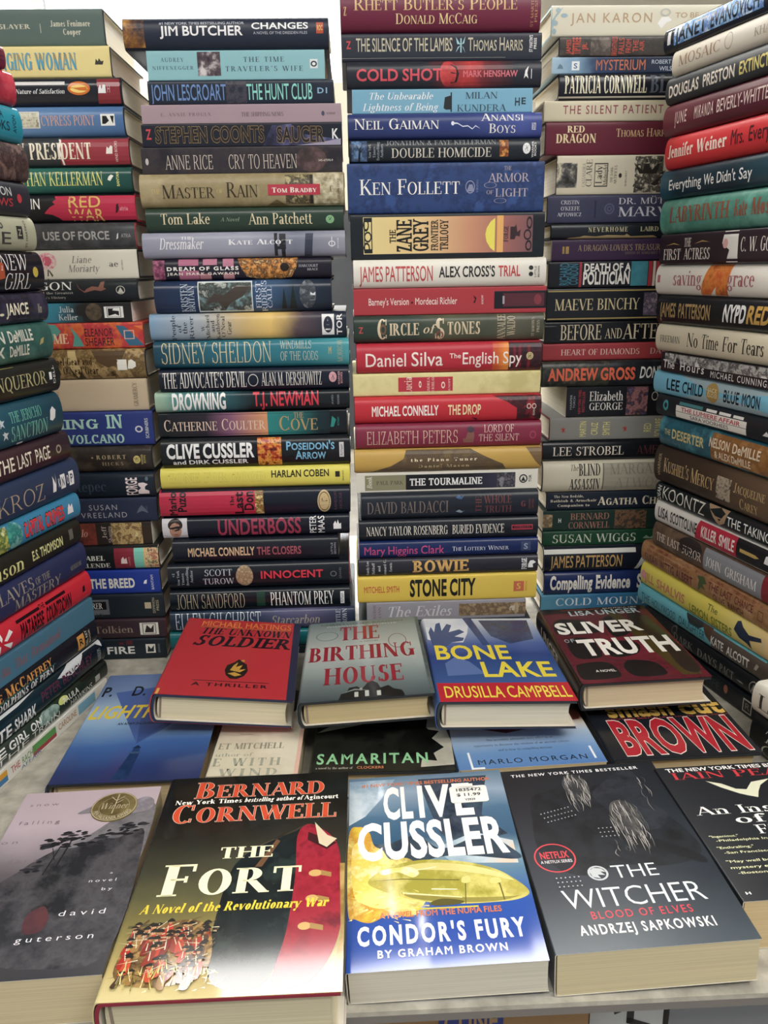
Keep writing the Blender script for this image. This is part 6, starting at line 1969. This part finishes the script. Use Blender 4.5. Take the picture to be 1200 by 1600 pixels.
# ------------------------------------------------------------------ the place
def struct(o): o['kind'] = 'structure'; return o
s = Sheet(); s.box(-4, 4, -2, 5.4, -.05, 0, simple('floor_vinyl', '8a857c', .5, ('9a958c', 8))); struct(s.obj('floor'))
wallM = simple('wall_paint', 'd8d0bc', .8); lowM = simple('dark_panel_paint', '46484c', .7, ('3c3e42', 6))
s = Sheet(); WY = 5.2; wx0, wx1, wz0, wz1 = -3.3, .0, 2.28, 2.94
for a, b, c, d in ((-4, wx0, 0, 3), (wx1, 4, 0, 3), (wx0, wx1, 0, wz0), (wx0, wx1, wz1, 3)): s.box(a, b, WY, WY + .12, c, d, wallM)
struct(s.obj('wall_back'))
s = Sheet(); s.box(-4, 4, WY - .015, WY - .001, .1, 1.58, lowM); struct(s.obj('trim_1'))  # dark panel added for the dark in the gap between the stacks
s = Sheet(); fm = simple('window_frame_paint', 'ecece8', .4)
for a, b, c, d in ((wx0, wx0 + .05, wz0, wz1), (wx1 - .05, wx1, wz0, wz1), (wx0 + .05, wx1 - .05, wz0, wz0 + .05), (wx0 + .05, wx1 - .05, wz1 - .05, wz1), (-1.75, -1.70, wz0 + .05, wz1 - .05)): s.box(a, b, WY + .02, WY + .09, c, d, fm)
wf = struct(s.obj('window_1'))
gm = bpy.data.materials.new('pane_glass'); gm.use_nodes = True; P = gm.node_tree.nodes['Principled BSDF']
P.inputs['Transmission Weight'].default_value = 1; P.inputs['Roughness'].default_value = 0; P.inputs['IOR'].default_value = 1.01
s = Sheet(); s.box(wx0 + .05, wx1 - .05, WY + .05, WY + .056, wz0 + .05, wz1 - .05, gm); g = s.obj('window_pane', wf); g['kind'] = 'structure'
s = Sheet(); s.box(-4, 4, -2, 5.4, 3.0, 3.05, simple('ceiling_tile', 'dcdad2', .9)); struct(s.obj('ceiling'))
def diffuser(power):
    em = bpy.data.materials.new('lamp_diffuser'); em.use_nodes = True; nt = em.node_tree; e = nt.nodes.new('ShaderNodeEmission')
    e.inputs[0].default_value = (1, .97, .93, 1); e.inputs[1].default_value = power; nt.links.new(e.outputs[0], nt.nodes['Material Output'].inputs[0]); return em
def lamp(x0, x1, y0, y1, power, lab):
    r = bpy.data.objects.new('ceiling_light', None); COL.objects.link(r); r.location = ((x0 + x1) / 2, (y0 + y1) / 2, 2.92)
    tag(r, lab, 'ceiling light', 'ceiling lights')
    a, b = (x1 - x0) / 2, (y1 - y0) / 2; f = Sheet(); m_ = simple('lamp_housing', 'e4e4e0', .4)
    for q in ((-a - .03, -a, -b - .03, b + .03), (a, a + .03, -b - .03, b + .03), (-a, a, -b - .03, -b), (-a, a, b, b + .03)): f.box(*q, 0, .08, m_)
    f.box(-a, a, -b, b, .05, .08, m_); f.obj('housing', r)
    d = Sheet(); d.box(-a, a, -b, b, .02, .04, diffuser(power)); d.obj('diffuser', r)
lamp(-.15, -.01, 2.3, 3.7, TUBE, 'slim ceiling tube light over the centre stack, beyond the broad panel')
lamp(-1.40, -1.31, 2.8, 4.75, TUBE, 'slim ceiling tube light on the window side')
lamp(-1.15, .68, 1.72, 2.2, PANEL, 'broad ceiling panel light behind the book stacks')
lamp(.7, 2.3, -.5, .1, AISLE_FILL * 1.2, 'added fill panel above the shopper, brightening page ends of the window stack')  # unseen lamp, added to light the window stack's page ends
lamp(-1.5, 1.5, -1.3, -.7, AISLE_FILL, 'added fill panel above the shopper aisle, brightening the spines')  # unseen lamp, added to lift the spines that face the aisle
# table
topM = simple('table_laminate', '9c978a', .4, ('c4bfb0', 55)); edgM = simple('table_edge', '74706a', .5); legM = simple('table_leg_steel', '5c5e60', .4, None, .6)
tr = bpy.data.objects.new('display_table', None); COL.objects.link(tr); tr.location = (.1, .9, 0)
tag(tr, 'grey speckled laminate display table carrying all the book stacks', 'table')
TX0, TX1, TY0, TY1 = -1.15, 1.2, .425, 1.45
s = Sheet(); s.box(TX0 - .1, TX1 - .1, TY0 - .9, TY1 - .9, ZT - .004, ZT, topM); s.box(TX0 - .1, TX1 - .1, TY0 - .9, TY1 - .9, ZT - .0105, ZT - .004, edgM); s.obj('tabletop', tr)
for x in (TX0 + .06, TX1 - .06):
    for y in (TY0 + .06, TY1 - .06):
        s = Sheet(); s.box(x - .125, x - .075, y - .925, y - .875, 0, ZT - .0105, legM); s.obj('leg', tr)
s = Sheet(); s.box(TX0 - .04, TX1 - .16, TY0 - .84, TY1 - .96, .2, .22, edgM)
s.obj('lower_shelf', tr)
# boxes kept below
def carton(name, x0, x1, y0, y1, z0, z1, col, lab, cat, words=None):
    r = bpy.data.objects.new(name, None); COL.objects.link(r); r.location = ((x0 + x1) / 2, (y0 + y1) / 2, z0); tag(r, lab, cat)
    a, b, h = (x1 - x0) / 2, (y1 - y0) / 2, z1 - z0; M = simple('carton_board', col, .8, None); s = Sheet(); s.box(-a, a, -b, b, 0, h, M)
    if words:
        Q = simple('carton_ink', words[1], .6); Q2 = simple('carton_paper', words[2], .7); u0, u1, v0, v1 = words[3]
        s.add([(u0, -b - .0006, v0), (u1, -b - .0006, v0), (u1, -b - .0006, v1), (u0, -b - .0006, v1)], [(0, 1, 2, 3)], Q)
        wd, gv, Fc = layout(words[4], words[0]); p_ = .004
        s.add([(u0 + p_ + i / wd * (u1 - u0 - 2 * p_), -b - .0012, v0 + p_ + j * (v1 - v0 - 2 * p_)) for i, j in gv], Fc, Q2)
    s.obj('carton_body', r)
    for q in (-1, 1):
        s = Sheet(); s.box(-a, a, min(0.001 * q, q * b), max(.001 * q, q * b), h, h + .003, M); s.obj('flap', r)
    return r
# ------------------------------------------------------------------ build the books
Y0, LEAN = .965, .10
GC, GD, GE, GB = 'books in the stack between window and centre', 'books in the centre stack', 'books in the stack behind the sideways stack', 'books in the stack by the window'
GA, GF, GG = 'books in the sideways stack on one side', 'books in the sideways stack facing it', 'nearest pair of sideways books'
zb = facing_stack(STACK_B, None, Y0, LEAN, GB, 'right')  # its upper page blocks are whitened in place of window light
zc = facing_stack(STACK_C, 1010, Y0, LEAN, GC)
xa, xb = ony(268, 1000, Y0).x, ony(545, 1000, Y0).x
fill_under(zc, xa, xb, Y0, ['1c2830'], ['dark plain hardback at the foot of the stack, under the teal one'], GC)
zd = facing_stack(STACK_D, 968, Y0, LEAN, GD)
xa, xb = ony(562, 1000, Y0).x, ony(828, 1000, Y0).x
fill_under(zd, xa, xb, Y0, ['1e242c', '24303c'], ['plain dark hardback at the foot of the centre stack', 'plain slate hardback under the grey paperback with the figure panel'], GD)
ze = facing_stack(STACK_E, 950, 1.05, .05, GE, 'left')
xa = ony(848, 960, 1.05).x
fill_under(ze, xa, xa + .23, 1.05, ['181c22', '20262e'], ['plain black hardback at the foot of the stack behind the maze cover', 'plain dark hardback under the sky blue one'], GE)
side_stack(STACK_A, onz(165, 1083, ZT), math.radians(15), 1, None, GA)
side_stack(STACK_F, Vector((.4225, .814, ZT)), math.radians(13.5), -1, None, GF, .243)
side_stack(STACK_G, onz(1186, 1182, ZT), math.radians(13.5), -1, None, GG)
for a, k in LAID: laid(*a[:6], a[6], a[7], **k) if len(a) > 7 else None
bpy.data.objects.remove(_to); bpy.data.curves.remove(_td)
carton('cardboard_box', -.005, .168, .472, .78, .22, .70, 'a07a50', 'brown cardboard box with blue printed lettering under the table front', 'box', ('CLINE', '2a3c8c', 'b08a5c', (-.03, .02, .448, .4785), 'N'))
carton('storage_box', .245, .62, .50, .85, .22, .70, '8c8e92', 'grey storage box under the table beside the cardboard one', 'box')
s = Sheet(); pm_ = simple('poster_sheet', 'c4c6c6', .4); im_ = simple('marker_ink', '1c1c20', .5)
s.box(-.03, .03, -.0015, .0015, 0, .45, pm_)
for q in (((-.012, .445), (.004, .452), (.006, .446), (-.010, .439)), ((.0, .449), (.006, .449), (.006, .43), (.0, .43)), ((.0, .436), (.02, .428), (.02, .422), (.0, .430)), ((.02, .428), (.0, .41), (-.006, .41), (.014, .425))):
    s.add([(x, -.0017, z_) for x, z_ in q], [(0, 1, 2, 3)], im_)
ps = s.obj('poster_sheet'); ps.location = (.206, .478, .22); ps.rotation_euler = (math.radians(-2), 0, 0)
tag(ps, 'pale sheet with a black marker zigzag standing between the two boxes', 'sheet')
